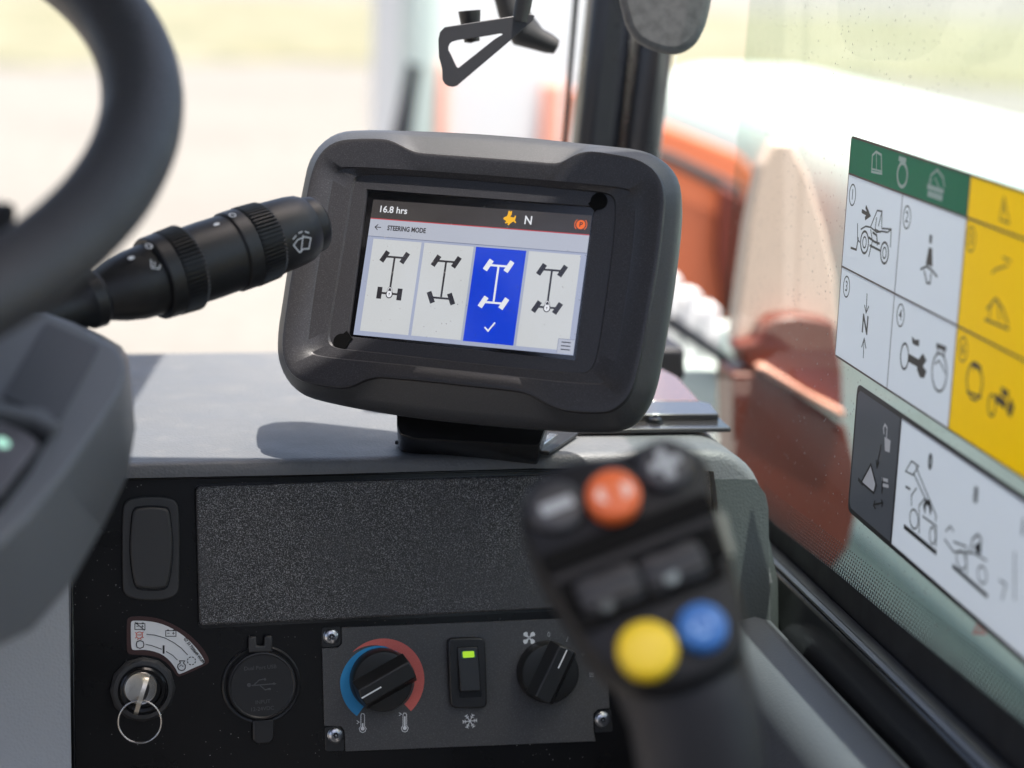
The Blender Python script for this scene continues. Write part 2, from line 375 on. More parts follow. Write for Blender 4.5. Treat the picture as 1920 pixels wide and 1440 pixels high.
# the machine's own boom running forward along the right side of the cab
XB = 1.0
def boom_ring(y):
    pr = []; 
    for k in range(40):
        a = 2 * math.pi * k / 40; cx, cz = math.cos(a), math.sin(a); e = .45
        pr.append(V(XB + .24 + .24 * math.copysign(abs(cx) ** e, cx), y, -.62 + .36 * math.copysign(abs(cz) ** e, cz)))
    return pr
t = thing('lift_boom', 'pale greenish white lifting boom running forward outside the side window behind the stickers', 'boom', Matrix.Translation(V(1.2, 1.5, -.6)))
loft('beam', [boom_ring(y) for y in (-.6, .5, 1.5, 2.6, 4.2)], M_boom, t, smooth=60)
P_side = Pl(V(XB - .005, 0, 0), Vector((0, -1, 0)), Vector((0, 0, 1)))
vs, fs = tube_vf([V(XB + .0, 3.0, -1.02), V(XB - .03, 1.2, -1.0), V(XB - .03, .2, -1.0)], .028); mk('hydraulic_pipe', vs, fs, M_post, t, smooth=60)
M_low = mat('green grey frame paint', (.13, .18, .165), .5, mottle=[(3, .35, .75, (.10, .14, .13))])
mk('lower_frame', [V(x, y, z) for z in (-1.75, -.86) for x, y in ((.93, -.6), (1.3, -.6), (1.3, 3.4), (.93, 3.4))], [(0, 1, 2, 3), (7, 6, 5, 4), (0, 4, 5, 1), (1, 5, 6, 2), (2, 6, 7, 3), (3, 7, 4, 0)], M_low, t, bevel=.05)
# chassis / engine covers in orange
t = thing('engine_hood', 'bright orange engine hood with dark seam, blurred just right of the pillar', 'hood', Matrix.Translation(V(.9, 2.9, -.5)))
slab('cover', 2.9, [(1185, 215), (1262, 240), (1385, 288), (1424, 330), (1424, 470), (1415, 560), (1385, 640), (1185, 640)], .5, M_oran, t, .02, .01)
slab('seam', 2.88, [(1185, 262), (1262, 287), (1395, 350), (1402, 385), (1262, 312), (1185, 287)], .014, M_vinyl_d, t, .004)
slab('side_panel', 2.87, [(1352, 345), (1424, 385), (1424, 480), (1412, 570), (1362, 600), (1345, 480)], .02, M_orange_shade, t, .006)
t = thing('fender_cover', 'orange rounded cover, reflection and shade put into its colours, seen through the side glass left of the stickers', 'cover', Matrix.Translation(V(.75, 1.95, -.5)))
YF = 1.9
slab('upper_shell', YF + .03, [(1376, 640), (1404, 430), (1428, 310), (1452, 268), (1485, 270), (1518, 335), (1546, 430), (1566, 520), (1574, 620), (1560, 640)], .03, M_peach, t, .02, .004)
slab('louvre_block', YF, [(1420, 640), (1432, 612), (1452, 598), (1500, 592), (1566, 604), (1580, 700), (1582, 790), (1540, 752), (1400, 690), (1380, 650)], .04, M_orange_shade, t, .004)
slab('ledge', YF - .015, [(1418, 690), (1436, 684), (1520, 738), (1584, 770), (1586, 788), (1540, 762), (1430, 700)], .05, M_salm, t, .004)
slab('lower_shell', YF - .005, [(1412, 700), (1440, 706), (1530, 762), (1586, 800), (1604, 870), (1607, 960), (1590, 1030), (1550, 1080), (1470, 1120), (1380, 1100), (1372, 700)], .06, M_orange_shade, t, .015, .004)
slab('bracket', YF + .28, [(1300, 820), (1420, 820), (1480, 1100), (1300, 1100)], .1, M_post, t, .01)
t = thing('white_guard_rail', 'row of blurred white round-topped bars over the orange hood, right of the display', 'guard', Matrix.Translation(V(.72, 2.4, -.6)))
for i, (u, v) in enumerate([(1262, 515), (1300, 545), (1334, 572), (1368, 610), (1398, 640)]):
    slab('bar', 2.45 - i * .01, [(u - 17, v + 12), (u - 8, v), (u + 8, v), (u + 16, v + 12), (u + 17, v + 170), (u - 17, v + 170)], .03, M_wht, t, .004)
slab('cross_bar', 2.38, [(1245, 590), (1262, 590), (1420, 700), (1412, 722), (1245, 612)], .02, M_post, t, .004)
slab('base_panel', 2.4, [(1230, 690), (1425, 690), (1425, 860), (1230, 860)], .04, M_boom, t, .004)

# cab roof: out of frame above, edge and opening shaped for light and shade below
t = thing('unseen_cab_roof', 'dark cab roof lining above the driver, out of frame at the top, edge and opening shaped for the light', 'roof', Matrix.Translation(V(-.3, .5, .36)))
ZR_ = .36; RP = [(-1.15, -.9), (.47, -.9), (.47, 1.20), (.06, 1.225), (.08, 1.33), (.135, 1.78), (-1.15, 1.80)]
PZ = Pl(V(0, 0, ZR_), Vector((1, 0, 0)), Vector((0, 1, 0)))
prism('unseen_roof_lining', PZ, RP, 0, .05, M_vinyl_d, t, holes=[[(-.75, .66), (.33, .66), (.33, -.55), (-.75, -.55)]])
def boxw(name, x0, x1, y0, y1, z0, z1, m, par, **k): return mk(name, [V(x, y, z) for z in (z0, z1) for x, y in ((x0, y0), (x1, y0), (x1, y1), (x0, y1))], [(0, 1, 2, 3), (7, 6, 5, 4), (0, 4, 5, 1), (1, 5, 6, 2), (2, 6, 7, 3), (3, 7, 4, 0)], m, par, **k)
t = thing('unseen_cab_wall', 'dark rear wall and floor of the cab behind the driver, out of frame', 'wall', Matrix.Translation(V(-.3, -.9, -1.3)))
boxw('unseen_rear_panel', -1.15, .47, -.96, -.91, -1.35, .36, M_vinyl_d, t); boxw('unseen_floor_plate', -1.15, .47, -.90, 1.30, -1.35, -1.3, M_blk, t)
# ================================================================== CAB SHELL: pillar, windscreen, side window
t = thing('windscreen_pillar', 'black steel pillar in two uprights behind the display, between windscreen and side window', 'pillar', Matrix.Translation(V(.38, 1.72, -.36)))
YP = 1.72
def upright(name, u0t, u1t, u0b, u1b, c, dep, m, bev=.006):
    P = PY(YP); k = (600 - 74) / 186.
    ex = lambda a, b: a + (b - a) * k
    e0 = lambda a, b: a - (b - a) * 1.2
    pts = [P.px(e0(u0t, u0b), -150, c), P.px(e0(u1t, u1b), -150, c), P.px(ex(u1t, u1b), 600, c), P.px(ex(u0t, u0b), 600, c)]
    return prism(name, P, pts, c, c - dep, m, t, bevel=bev)
upright('post', 1108, 1190, 1088, 1170, .0, .05, M_post, .012)
upright('post', 1207, 1272, 1184, 1250, .02, .06, M_post, .015)
upright('edge_strip', 1071, 1080, 1056, 1064, .0, .006, M_rub, .001)
P = PY(YP)
prism('foot_plate', P, [P.px(1045, 640), P.px(1270, 640), P.px(1270, 700), P.px(1045, 700)], .03, -.05, M_rub, t, bevel=.004)
k = Ink(P, .001, .0002); dots = []
for i in range(70):
    v = -60 + i * 5.6; 
    for j in range(2):
        u = 1068.5 - (v - 74) * .082 - j * 5 + (i % 2) * 1.5; dots.append(prism_vf(P, ell(P.px(u, v), .0007 - .00018 * j, n=6), .0002, .0006))
vs, fs = join(dots); o = mk('frit_dots', vs, fs, M_rub, t); struct(o, 'stuff')
t = thing('windscreen', 'clear windscreen glass beyond the dashboard, left of the black pillar', 'windscreen', Matrix.Translation(V(-.3, 1.78, -.3)))
x0 = -1.0; x1 = .372
mk('pane', [V(x0, 1.765, -.42), V(x1, 1.765, -.42), V(x1, 1.765, .6), V(x0, 1.765, .6), V(x0, 1.77, -.42), V(x1, 1.77, -.42), V(x1, 1.77, .6), V(x0, 1.77, .6)],
   [(0, 1, 2, 3), (7, 6, 5, 4), (0, 4, 5, 1), (1, 5, 6, 2), (2, 6, 7, 3), (3, 7, 4, 0)], M_wind, t)
mk('lower_seal', [V(x0, 1.755, -.46), V(x1, 1.755, -.46), V(x1, 1.755, -.42), V(x0, 1.755, -.42), V(x0, 1.78, -.46), V(x1, 1.78, -.46), V(x1, 1.78, -.42), V(x0, 1.78, -.42)],
   [(0, 1, 2, 3), (7, 6, 5, 4), (0, 4, 5, 1), (1, 5, 6, 2), (2, 6, 7, 3), (3, 7, 4, 0)], M_rub, t)
# side window
XP = .45
PS = Pl(V(XP, 0, 0), Vector((0, -1, 0)), Vector((0, 0, 1)))   # a = -Y, b = Z, n = -X (to the cab)
t = thing('side_window', 'green tinted side window with dusty glass on the right of the cab', 'window', Matrix.Translation(V(XP, 1.1, -.42)))
PB = [(-1.62, .45), (-.2, .45), (-.2, -.47), (-1.595, -.47)]
prism('pane', PS, [(-1.50, .45), (-.2, .45), (-.2, -.47), (-1.585, -.47)], -.005, 0, M_pane, t)
def zline(y, a): # frit heights measured along the pane
    return a + (y - .938) * (-.429 - (-.402)) / (1.382 - .938)
fr = [(-1.585, -.430), (-1.382, -.4275), (-1.252, -.419), (-1.136, -.4135), (-.938, -.402), (-.2, -.372), (-.2, -.47), (-1.585, -.47)]
prism('frit_band', PS, fr, .0002, .0006, M_rub, t)
dots = []
def fz(y):
    L = [(1.585, -.430), (1.382, -.4275), (1.252, -.419), (1.136, -.4135), (.938, -.402), (.2, -.372)]
    for (y0, z0), (y1, z1) in zip(L, L[1:]):
        if y1 <= y <= y0: return z0 + (z1 - z0) * (y0 - y) / (y0 - y1)
    return -.42
for r_ in range(9):
    rad = .00138 * (1 - r_ * .07)
    for i in range(230):
        y = 1.42 - i * .0044 - (r_ % 2) * .0022
        dots.append(prism_vf(PS, ell((-y, fz(y) + .0011 + r_ * .0026), rad, n=6), .0002, .0005))
vs, fs = join(dots); o = mk('frit_dots', vs, fs, M_rub, t); struct(o, 'stuff')
# lower window frame with its metal edge
t = thing('window_frame', 'glossy black lower window frame with a thin metal edge along the side glass', 'window frame', Matrix.Translation(V(XP - .02, 1.1, -.46)))
def strip_y(name, prof, m, parent, y0=1.56, y1=.15, bev=.002, zs=.027, xs=0):
    """prof: list of (x,z) at y=1.37; rises slightly towards the driver"""
    rings = [[V(x, y, z + (1.37 - y) * zs) for x, z in prof] for y in (y0, y1)]
    return loft(name, rings, m, parent, bevel=bev)
strip_y('seal', [(.449, -.4415), (.440, -.4425), (.440, -.4475), (.449, -.449)], M_rub, t, bev=.001)
strip_y('metal_edge', [(.4455, -.4425), (.4365, -.444), (.4365, -.4462), (.4455, -.4475)], M_alu, t, bev=.0006)
strip_y('rail', [(.444, -.447), (.436, -.4475), (.430, -.474), (.430, -.53), (.448, -.53)], M_blk_g, t, bev=.003)
t = thing('side_sill', 'padded grey vinyl sill with ribbed shoulder running towards the driver below the side window', 'sill', Matrix.Translation(V(.36, 1.1, -.6)))
prof = [(.428, -.60), (.4285, -.482), (.422, -.4735), (.410, -.470), (.396, -.4725)]
for i in range(13):
    a = i / 12 * math.pi / 2.1; prof.append((.396 - .022 * math.sin(a), -.4945 + .022 * math.cos(a)))
prof += [(.352, -.60), (.34, -.80), (.43, -.80)]
rings = [[V(x + .0 * y, y, z + (1.37 - y) * .03) for x, z in prof] for y in (1.425, 1.42, 1.1, .6, .15)]
M_sill = mat('sill vinyl', (.075, .081, .092), .48, bump=('V', 520, .25, .0005), mottle=[(7, .35, .75, (.062, .068, .078))])
loft('padding', rings, M_sill, t, smooth=70)
# ================================================================== DASHBOARD
BETA = math.radians(4); LEAN = math.radians(12)
exd = Vector((math.cos(BETA), math.sin(BETA), 0)); nd = Vector((math.sin(BETA) * math.cos(LEAN), -math.cos(BETA) * math.cos(LEAN), math.sin(LEAN)))
eyd = nd.cross(exd)
PD = Pl(V(.05, 1.302, -.372), exd, eyd)           # face of the black control panel
fwd = Vector((-math.sin(BETA), math.cos(BETA), 0))
t = thing('dashboard', 'grey vinyl dashboard with a black control panel set into its front', 'dashboard', Matrix.Translation(V(.1, 1.4, -.5)))
FR = .010   # vinyl front stands proud of the black panel
top = PD.px(600, 858, FR)[1]
def q(u, v): return PD.px(u, v, FR)
xl = q(-500, 900)[0]
R1 = q(1466, 1090)[0]
outer = [(xl, top)] 
cx_, cr = R1 - .012, .040
corner = [(cx_ - cr + cr * math.sin(a), top - cr + cr * math.cos(a)) for a in [math.pi / 2 * k / 8 for k in range(9)]]
outer += corner + [(R1, q(1466, 1090)[1]), (R1 + .002, -.40), (xl, -.40)]
inner = [q(133, 915), q(600, 889 + .5), q(1000, 878), q(1338, 884), q(1350, 1000), q(1372, 1600), q(133, 1600)]
inner[0] = (q(133, 900)[0], inner[1][1] + (q(240, 895.5)[1] - inner[1][1]) * 1.0)
inner[0] = (q(133, 900)[0], q(240, 896)[1])
# rolled body: front ring is pulled in, then three rings round over to the top, then the back
def shrink(pts, d):
    out = []; N = len(pts)
    for i in range(N):
        p = Vector(pts[i]); a = (p - Vector(pts[i - 1])); b = (Vector(pts[(i + 1) % N]) - p)
        a = a.normalized() if a.length > 1e-9 else b.normalized(); b = b.normalized() if b.length > 1e-9 else a
        nrm = Vector((-(a.y), a.x)) + Vector((-b.y, b.x)); nrm.normalize(); out.append((p.x - nrm.x * -d * -1, p.y - nrm.y * -d * -1) if False else (p.x + nrm.x * d, p.y + nrm.y * d))
    return out
# outline is clockwise, so the inside lies to its right: negative offset shrinks
RR = .0095; rings = []
vs = []; n = len(outer)
for k in range(7):
    a = math.pi / 2 * k / 6; rings.append([PD.w(x, y, FR - RR * (1 - math.sin(a)) + 0 ) for x, y in shrink(outer, -RR * (1 - math.cos(math.pi / 2 - a)) if False else -RR * (1 - math.sin(a)))])
rings = []
for k in range(7):
    a = math.pi / 2 * k / 6      # 0: face, 90: side
    ins = RR * (1 - math.sin(a)); c = FR - RR * (1 - math.cos(a)); rings.append([PD.w(x, y, c) for x, y in shrink(outer, -ins)])
last = [PD.w(x, y, FR - RR) for x, y in outer]
rings.append([p + fwd * .34 for p in last]); 
vsb, fsb = loft_vf(rings, False, True)
# the face with the opening for the black panel
face0 = shrink(outer, -RR)
tri = tessellate_polygon([[Vector((a, b, 0)) for a, b in face0], [Vector((a, b, 0)) for a, b in inner]])
allp = face0 + inner; k0 = len(vsb); vsb += [PD.w(a, b, FR) for a, b in allp]; fsb += [tuple(i + k0 for i in t_) for t_ in tri]
m_ = len(inner); kk = k0 + len(face0); k1 = len(vsb); vsb += [PD.w(a, b, -.004) for a, b in inner]
for i in range(m_): j = (i + 1) % m_; fsb.append((kk + i, kk + j, k1 + j, k1 + i))
aR = inner[3][0]
def inpd(f):
    c = sum((vsb[i] for i in f), Vector()) / len(f) - PD.O; return c.dot(PD.ex), c.dot(PD.ey)
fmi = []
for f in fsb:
    a_, b_ = inpd(f); fmi.append(1 if (len(f) == 4 and a_ > R1 - .012 and b_ < top - .026) else 0)  # lower right side takes the dark vinyl: corner shade as colour
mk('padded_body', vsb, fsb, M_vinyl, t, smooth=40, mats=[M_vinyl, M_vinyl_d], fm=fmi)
f1 = shrink(outer, -RR * .86)
yb = top - .022
prism('end_shade_face', PD, [(aR + .0006, yb), (R1 - .020, yb - .001), (R1 - RR * 1.25, yb - .012), (R1 - RR * 1.03, yb - .022), (R1 - RR * 1.02, -.39), (q(1372, 1600)[0] + .0006, -.39), (q(1350, 1000)[0] + .0006, q(1350, 1000)[1])], FR - .0005, FR + .0003, M_vinyl_d, t)  # dark overlay: shade on the dash corner put into the vinyl colour
al = PD.px(133, 1200, .010)[0]; prism('left_strip', PD, [(xl + RR, inner[0][1] - .03), (al - .001, inner[0][1] - .03), (al - .001, -.39), (xl + RR, -.39)], FR - .0005, FR + .0004, mat('pale grey strip', (.36, .38, .40), .5, bump=('V', 520, .35, .0007)), t)  # paler strip over the vinyl left of the black panel
# thin bright bead right below the pad, black panel
prism('control_panel', PD, [(inner[0][0] - .003, inner[2][1] + .004), (inner[3][0] + .004, inner[2][1] + .004), (inner[3][0] + .012, -.40), (inner[0][0] - .003, -.40)], -.010, 0, M_panel, t)
prism('panel_lip', PD, [PD.px(u, v, .002) for u, v in [(236, 897), (1000, 879.5), (1338, 884), (1338, 888), (1000, 883.5), (236, 901)]], 0, .002, M_blk_g, t, bevel=.0006)
a, b = PD.px(133, 1200); prism('panel_edge', PD, [(a - .0005, inner[0][1] - .002), (a + .0022, inner[0][1] - .002), (a + .0022, -.40), (a - .0005, -.40)], 0, .0035, M_blk_g, t, bevel=.0012)
pl = rnd(PD.pts([(367, 912), (700, 900.5), (1040, 890), (1330, 882), (1336, 1126), (1040, 1141), (700, 1157.5), (374, 1173)], .004), [.004, 0, 0, .004, .004, 0, 0, .004])
o = prism('storage_lid', PD, pl, .0002, .006, M_lid, t, bevel=.0016, seg=3); o['label'] = 'grained black lid of the storage bin'
pl2 = PD.pts([(364, 909), (1336, 878), (1341, 1131), (371, 1179)], .0005); prism('lid_gap', PD, rnd(pl2, .004), .00015, .0005, M_blk_g, t)
# flat plates on the dash top, right of the display
def ztop(pxs, z): 
    r = []
    for u, v in pxs:
        d = ray(u, v); s = (z) / d.z; p = CAM + d * s; r.append(p)
    return r
ZT = (PD.w(0, top, FR).z - CZ)
def plate(name, pxs, z, th, m, parent, bev=.0008):
    tp = ztop(pxs, z); n = len(tp); vs = tp + [p - Vector((0, 0, th)) for p in tp]
    return mk(name, vs, [tuple(range(n)), tuple(range(2 * n - 1, n - 1, -1))] + [(i, (i + 1) % n, (i + 1) % n + n, i + n) for i in range(n)], m, parent, bevel=bev)
M_gl = mat('glossy dark plate', (.03, .028, .03), .2, coat=.5)
M_bn = mat('gloss plate brown reflection', (.16, .07, .055), .16, coat=.5)
t = thing('mounting_plate', 'flat dark accessory plate screwed to the dash top right of the display', 'plate', Matrix.Translation(V(.33, 1.4, ZT)))
plate('lower_plate', [(1000, 806), (1371, 802), (1346, 779), (1000, 783)], ZT + .0035, .0034, M_gl, t)
plate('raised_plate', [(1170, 777), (1348, 776), (1332, 756), (1312, 752), (1170, 752)], ZT + .0085, .005, M_gl, t)
plate('brown_reflection', [(1170, 751), (1311, 751), (1270, 706), (1238, 690), (1170, 690)], ZT + .0075, .006, M_bn, t)  # brown reflection in the dark plate put into the colour
c_ = ztop([(1228, 791)], ZT + .0036)[0]; Pc = Pl(c_, Vector((1, 0, 0)), Vector((0, 1, 0)))
lathe('screw', Pc, (0, 0), [(.0066, 0), (.0066, .0008), (.0052, .0009), (.0050, .0026), (.0035, .0036), (.0022, .0038), (.002, .0024), (.0004, .0024)], M_blk_g, t, n=24)

# ================================================================== DISPLAY
DM = ((0.8924092166829856, 0.15471620667488828, -0.4238734308391266), (-0.4511906120775447, 0.3178904638380665, -0.8338900914994556), (0.005729009712782604, 0.9354189160585066, 0.353494879634207))
PX = Pl(V(.195, 1.281, -.221), Vector((DM[0][0], DM[1][0], DM[2][0])), Vector((DM[0][1], DM[1][1], DM[2][1])))
t = thing('cab_display', 'rugged dark grey cab display tilted on the dash, its lit screen showing STEERING MODE', 'display', PX.mat())
def ring(L, c, zoom=Z1, it=2, cen=(0, 0), N=240):
    return [PX.w(a, b, c) for a, b in star(chaikin(PX.pts(zoom(L), c), it), cen, N)]
frontL = [(72, 1085), (66, 1010), (80, 900), (110, 700), (152, 480), (182, 330), (198, 250), (225, 180), (268, 128), (325, 100), (400, 93), (480, 92), (530, 95), (560, 102), (600, 120), (640, 142), (672, 154), (720, 160), (1000, 180), (1200, 196), (1290, 204), (1325, 200), (1360, 180), (1400, 160), (1440, 151), (1480, 151), (1560, 163), (1640, 178), (1700, 200), (1750, 240), (1780, 295), (1790, 360), (1784, 450), (1760, 650), (1725, 850), (1690, 1040), (1660, 1180), (1640, 1235), (1610, 1280), (1570, 1312), (1530, 1328), (1460, 1330), (1380, 1326), (1320, 1316), (1270, 1296), (1210, 1262), (1160, 1240), (1110, 1230), (900, 1208), (700, 1186), (520, 1170), (480, 1172), (440, 1184), (390, 1208), (350, 1218), (300, 1216), (200, 1200), (140, 1180), (100, 1145)]
bodyL = [(58, 1050), (62, 960), (78, 860), (105, 680), (150, 440), (178, 300), (196, 215), (232, 150), (285, 100), (345, 72), (430, 64), (600, 66), (900, 78), (1200, 100), (1400, 122), (1560, 138), (1680, 152), (1760, 178), (1820, 225), (1858, 290), (1870, 370), (1868, 470), (1850, 640), (1822, 840), (1790, 1030), (1762, 1180), (1735, 1270), (1700, 1335), (1655, 1385), (1600, 1412), (1540, 1422), (1400, 1418), (1150, 1402), (900, 1380), (650, 1352), (450, 1320), (300, 1290), (190, 1262), (130, 1225), (90, 1170), (66, 1110)]
in1 = [(186, 1020), (192, 960), (212, 800), (250, 560), (290, 330), (300, 270), (322, 236), (370, 228), (600, 240), (1000, 268), (1400, 302), (1610, 322), (1650, 345), (1662, 390), (1650, 560), (1618, 800), (1580, 1040), (1556, 1150), (1530, 1190), (1480, 1200), (1300, 1186), (1000, 1152), (600, 1110), (300, 1082), (220, 1068), (195, 1050)]
in2 = [(282, 1010), (290, 930), (330, 700), (372, 440), (392, 310), (410, 270), (450, 256), (700, 268), (1000, 292), (1300, 320), (1520, 342), (1560, 362), (1570, 410), (1555, 600), (1520, 850), (1492, 1040), (1470, 1120), (1440, 1150), (1380, 1150), (1100, 1125), (800, 1092), (450, 1052), (320, 1040)]
in3 = scl(in2, 1, (0, 0))
Fh = .0080
cen = (0, 0)
base2 = star(chaikin(PX.pts(Z1(in2), .0010), 2), cen, 240)
# glass opening with the two lobes
def RA(u, v, r): return PX.px(u, v), r
gl = PX.pts(Z1([(455, 328), (1472, 405), (1388, 1094), (370, 985)]))
lobe1 = PX.px(*Z1([(1498, 380)])[0]); lobe2 = PX.px(*Z1([(340, 1013)])[0]); lr = .0054
ring_op = []
for a, b in star(gl, cen, 240): ring_op.append((a, b))
def withlobes(pts, rl):
    out = []
    for a, b in pts:
        L = math.hypot(a, b); d = (a / L, b / L); best = L
        for c in (lobe1, lobe2):
            tt = d[0] * c[0] + d[1] * c[1]; h2 = c[0] ** 2 + c[1] ** 2 - tt * tt
            if tt > 0 and h2 < rl * rl: best = max(best, tt + math.sqrt(rl * rl - h2))
        out.append((d[0] * best, d[1] * best))
    return out
NN = 720
def S(L, c, it=2): return [PX.w(a, b, c) for a, b in star(chaikin(PX.pts(Z1(L), c), it), cen, NN)]
op = star(gl, cen, NN)
op_b = scl(op, 1.006)
rings = [[PX.w(a, b, -.0016) for a, b in op], [PX.w(a, b, .0009) for a, b in op_b], [PX.w(a * 1.003, b * 1.003, .0012) for a, b in op_b],
         S(in2, .0014, 3), [p + (PX.O - p) * -.012 + PX.n * .0014 for p in S(in2, .0014, 3)], S(in1, .0040, 3), [p + (p - PX.O) * .012 + PX.n * .0012 for p in S(in1, .0040, 3)]]
fr1 = star(chaikin(PX.pts(Z1(frontL), Fh), 1), cen, NN)
rings += [[PX.w(a * .975, b * .965, Fh - .0002) for a, b in fr1], [PX.w(a * .990, b * .986, Fh) for a, b in fr1], [PX.w(a * .997, b * .996, Fh - .0003) for a, b in fr1], [PX.w(a, b, Fh - .0012) for a, b in fr1], [PX.w(a * 1.002, b * 1.002, Fh - .0035) for a, b in fr1]]
loft('bezel', rings, M_house, t, cap0=False, cap1=False, smooth=38)
bd = star(chaikin(PX.pts(Z1(bodyL), -.014), 1), cen, NN)
mid = [((a * 1.003 * .35 + c * .65), (b * 1.003 * .35 + d * .65)) for (a, b), (c, d) in zip(fr1, bd)]
rings = [[PX.w(a * 1.002, b * 1.002, Fh - .0035) for a, b in fr1], [PX.w(a, b, -.003) for a, b in mid], [PX.w(a * .995, b * .995, -.0085) for a, b in bd], [PX.w(a, b, -.014) for a, b in bd], [PX.w(a * .985, b * .98, -.026) for a, b in bd], [PX.w(a * .94, b * .92, -.034) for a, b in bd], [PX.w(a * .8, b * .76, -.038) for a, b in bd]]
loft('housing', rings, M_shell_lit, t, cap0=False, cap1=True, smooth=50)
scr = prism('screen', PX, star(gl, cen, 60) if False else [(a * 1.09, b * 1.10) for a, b in gl], -.0030, -.0010, M_glass, t)
scr['label'] = 'lit screen under black cover glass'
M_gap = mat('matt black recess', (.002, .002, .002), .6, spec=.08)
for c_l in (lobe1, lobe2): prism('corner_recess', PX, ell(c_l, .0056, n=40), .0002, .0022, M_gap, t)
for c_l, cc in ((lobe1, gl[1]), (lobe2, gl[3])): prism('corner_recess', PX, [(c_l[0] + dx * .0036, c_l[1] + dy * .0036) for dx, dy in ((.7, -.7), (-.7, .7))] + [(cc[0] * .985 + dx * .0036, cc[1] * .985 + dy * .0036) for dx, dy in ((-.7, .7), (.7, -.7))], .0001, .0021, M_gap, t)
CS = -.0009
# user interface, 800 x 488 units
US = .1524 / 800
def U(x, y): return ((x - 400) * US, (244 - y) * US)
def UL(L): return [U(x, y) for x, y in L]
L_dark = lit('screen charcoal', 62, 58, 58); L_bg = lit('screen pale blue grey', 168, 176, 200); L_head = lit('screen heading band', 184, 189, 203)
L_tile = lit('screen tile', 208, 211, 213); L_sel = lit('screen blue tile', 8, 62, 215); L_wh = lit('screen white', 238, 240, 246); L_ic = lit('screen icon black', 42, 40, 46)
L_red = lit('screen red line', 190, 60, 70); L_yel = lit('screen amber', 255, 190, 25); L_or = lit('screen orange', 250, 110, 35); L_line = lit('screen divider', 120, 126, 150)
def rect(k, x0, y0, x1, y1): return k.fill(UL([(x0, y0), (x1, y0), (x1, y1), (x0, y1)]))
th = .00002
def ink(c): return Ink(PX, CS + c, th)
rect(ink(0), 0, 0, 800, 67).done('status_bar', L_dark, scr)
rect(ink(0), 0, 132, 800, 487).done('menu_background', L_bg, scr)
rect(ink(0), 0, 69, 800, 131).done('heading_band', L_head, scr)
rect(ink(.00005), 0, 66, 800, 69.5).done('red_line', L_red, scr)
rect(ink(.00005), 0, 130.5, 800, 133).done('divider_line', L_line, scr)
tiles = [(22, 140, 202, 471), (213, 140, 394, 471), (403, 140, 585, 473), (595, 140, 780, 473)]
for i, (x0, y0, x1, y1) in enumerate(tiles):
    rect(ink(.00006), x0, y0, x1, y1).done('menu_tile', L_sel if i == 2 else L_tile, scr)
def wheelrect(k, x, y, ang, w_=18, h_=42):
    a = math.radians(ang); L = []
    for sx, sy in ((-1, -1), (1, -1), (1, 1), (-1, 1)):
        dx, dy = sx * w_ / 2, sy * h_ / 2; L.append((x + dx * math.cos(a) - dy * math.sin(a), y + dx * math.sin(a) + dy * math.cos(a)))
    k.fill(UL(L))
for (x, angr, lock, i) in ((111, 0, True, 0), (302, -26, False, 1), (493.5, 28, False, 2), (685.5, 28, True, 3)):
    k = ink(.00014); m_ = L_wh if i == 2 else L_ic
    for s in (-1, 1):
        wheelrect(k, x + s * 37.5, 200.5, 28); wheelrect(k, x + s * 37.5, 331, angr)
    k.line(UL([(x - 36, 200.5), (x + 36, 200.5)]), 7 * US); k.line(UL([(x, 204), (x, 327)]), 7 * US); k.line(UL([(x - 36, 331), (x + 36, 331)]), 7 * US)
    k.done('axle_icon', m_, scr)
    if lock:
        k = ink(.00032); k.fill(UL(ell((x, 333), 13, 15))).line(UL([(x - 6.5, 327), (x - 6.5, 316)] + ell((x, 316), 6.5, -6.5, 10, 180, 0)[::1] if False else [(x - 6.5, 327), (x - 6.5, 317), (x - 4, 311.5), (x, 309.5), (x + 4, 311.5), (x + 6.5, 317), (x + 6.5, 327)]), 5.5 * US)
        k.done('lock_icon', L_ic, scr)
        k = ink(.00042); k.fill(UL(ell((x, 333), 9.5, 11.5))).line(UL([(x - 6.5, 327), (x - 6.5, 317), (x - 4, 311.5), (x, 309.5), (x + 4, 311.5), (x + 6.5, 317), (x + 6.5, 327)]), 2.4 * US)
        k.done('lock_face', L_wh, scr)
        ink(.0005).fill(UL(ell((x, 331), 2.2, 2.2, 12))).line(UL([(x, 331), (x, 338)]), 2 * US).done('keyhole', L_ic, scr)
ink(.00018).line(UL([(474, 418), (488, 430.5), (509, 399)]), 5.5 * US).done('tick_icon', L_wh, scr)
ink(.0001).text('16.8 hrs', *U(79, 33), 33 * US, sx=1.0, bold=.00010).done('hours_text', L_wh, scr)
ink(.0001).text('N', *U(577, 34), 42 * US, sx=.92, bold=.00012).done('neutral_text', L_wh, scr)
ink(.0001).text('STEERING MODE', *U(139.5, 98.5), 24 * US, sx=.79, bold=.00016).done('title_text', L_ic, scr)
ink(.0001).line(UL([(44, 98), (22, 98)]), 3 * US).line(UL([(32, 88), (21.5, 98), (32, 108)]), 3 * US).done('back_arrow', L_ic, scr)
rab = [(1166, 268), (1172, 260), (1184, 254), (1192, 252), (1198, 240), (1204, 214), (1212, 210), (1216, 222), (1222, 214), (1230, 214), (1228, 236), (1218, 252), (1220, 259), (1226, 257), (1240, 261), (1248, 254), (1253, 245), (1259, 249), (1256, 262), (1253, 272), (1250, 282), (1260, 296), (1253, 302), (1242, 290), (1232, 292), (1222, 300), (1212, 308), (1206, 317), (1196, 315), (1200, 304), (1194, 299), (1184, 304), (1177, 298), (1186, 290), (1184, 282), (1174, 278)]
ink(.0001).fill(PX.pts([(640 + x / 3.84, 340 + y / 3.84) for x, y in rab], CS)).done('hare_icon', L_yel, scr)
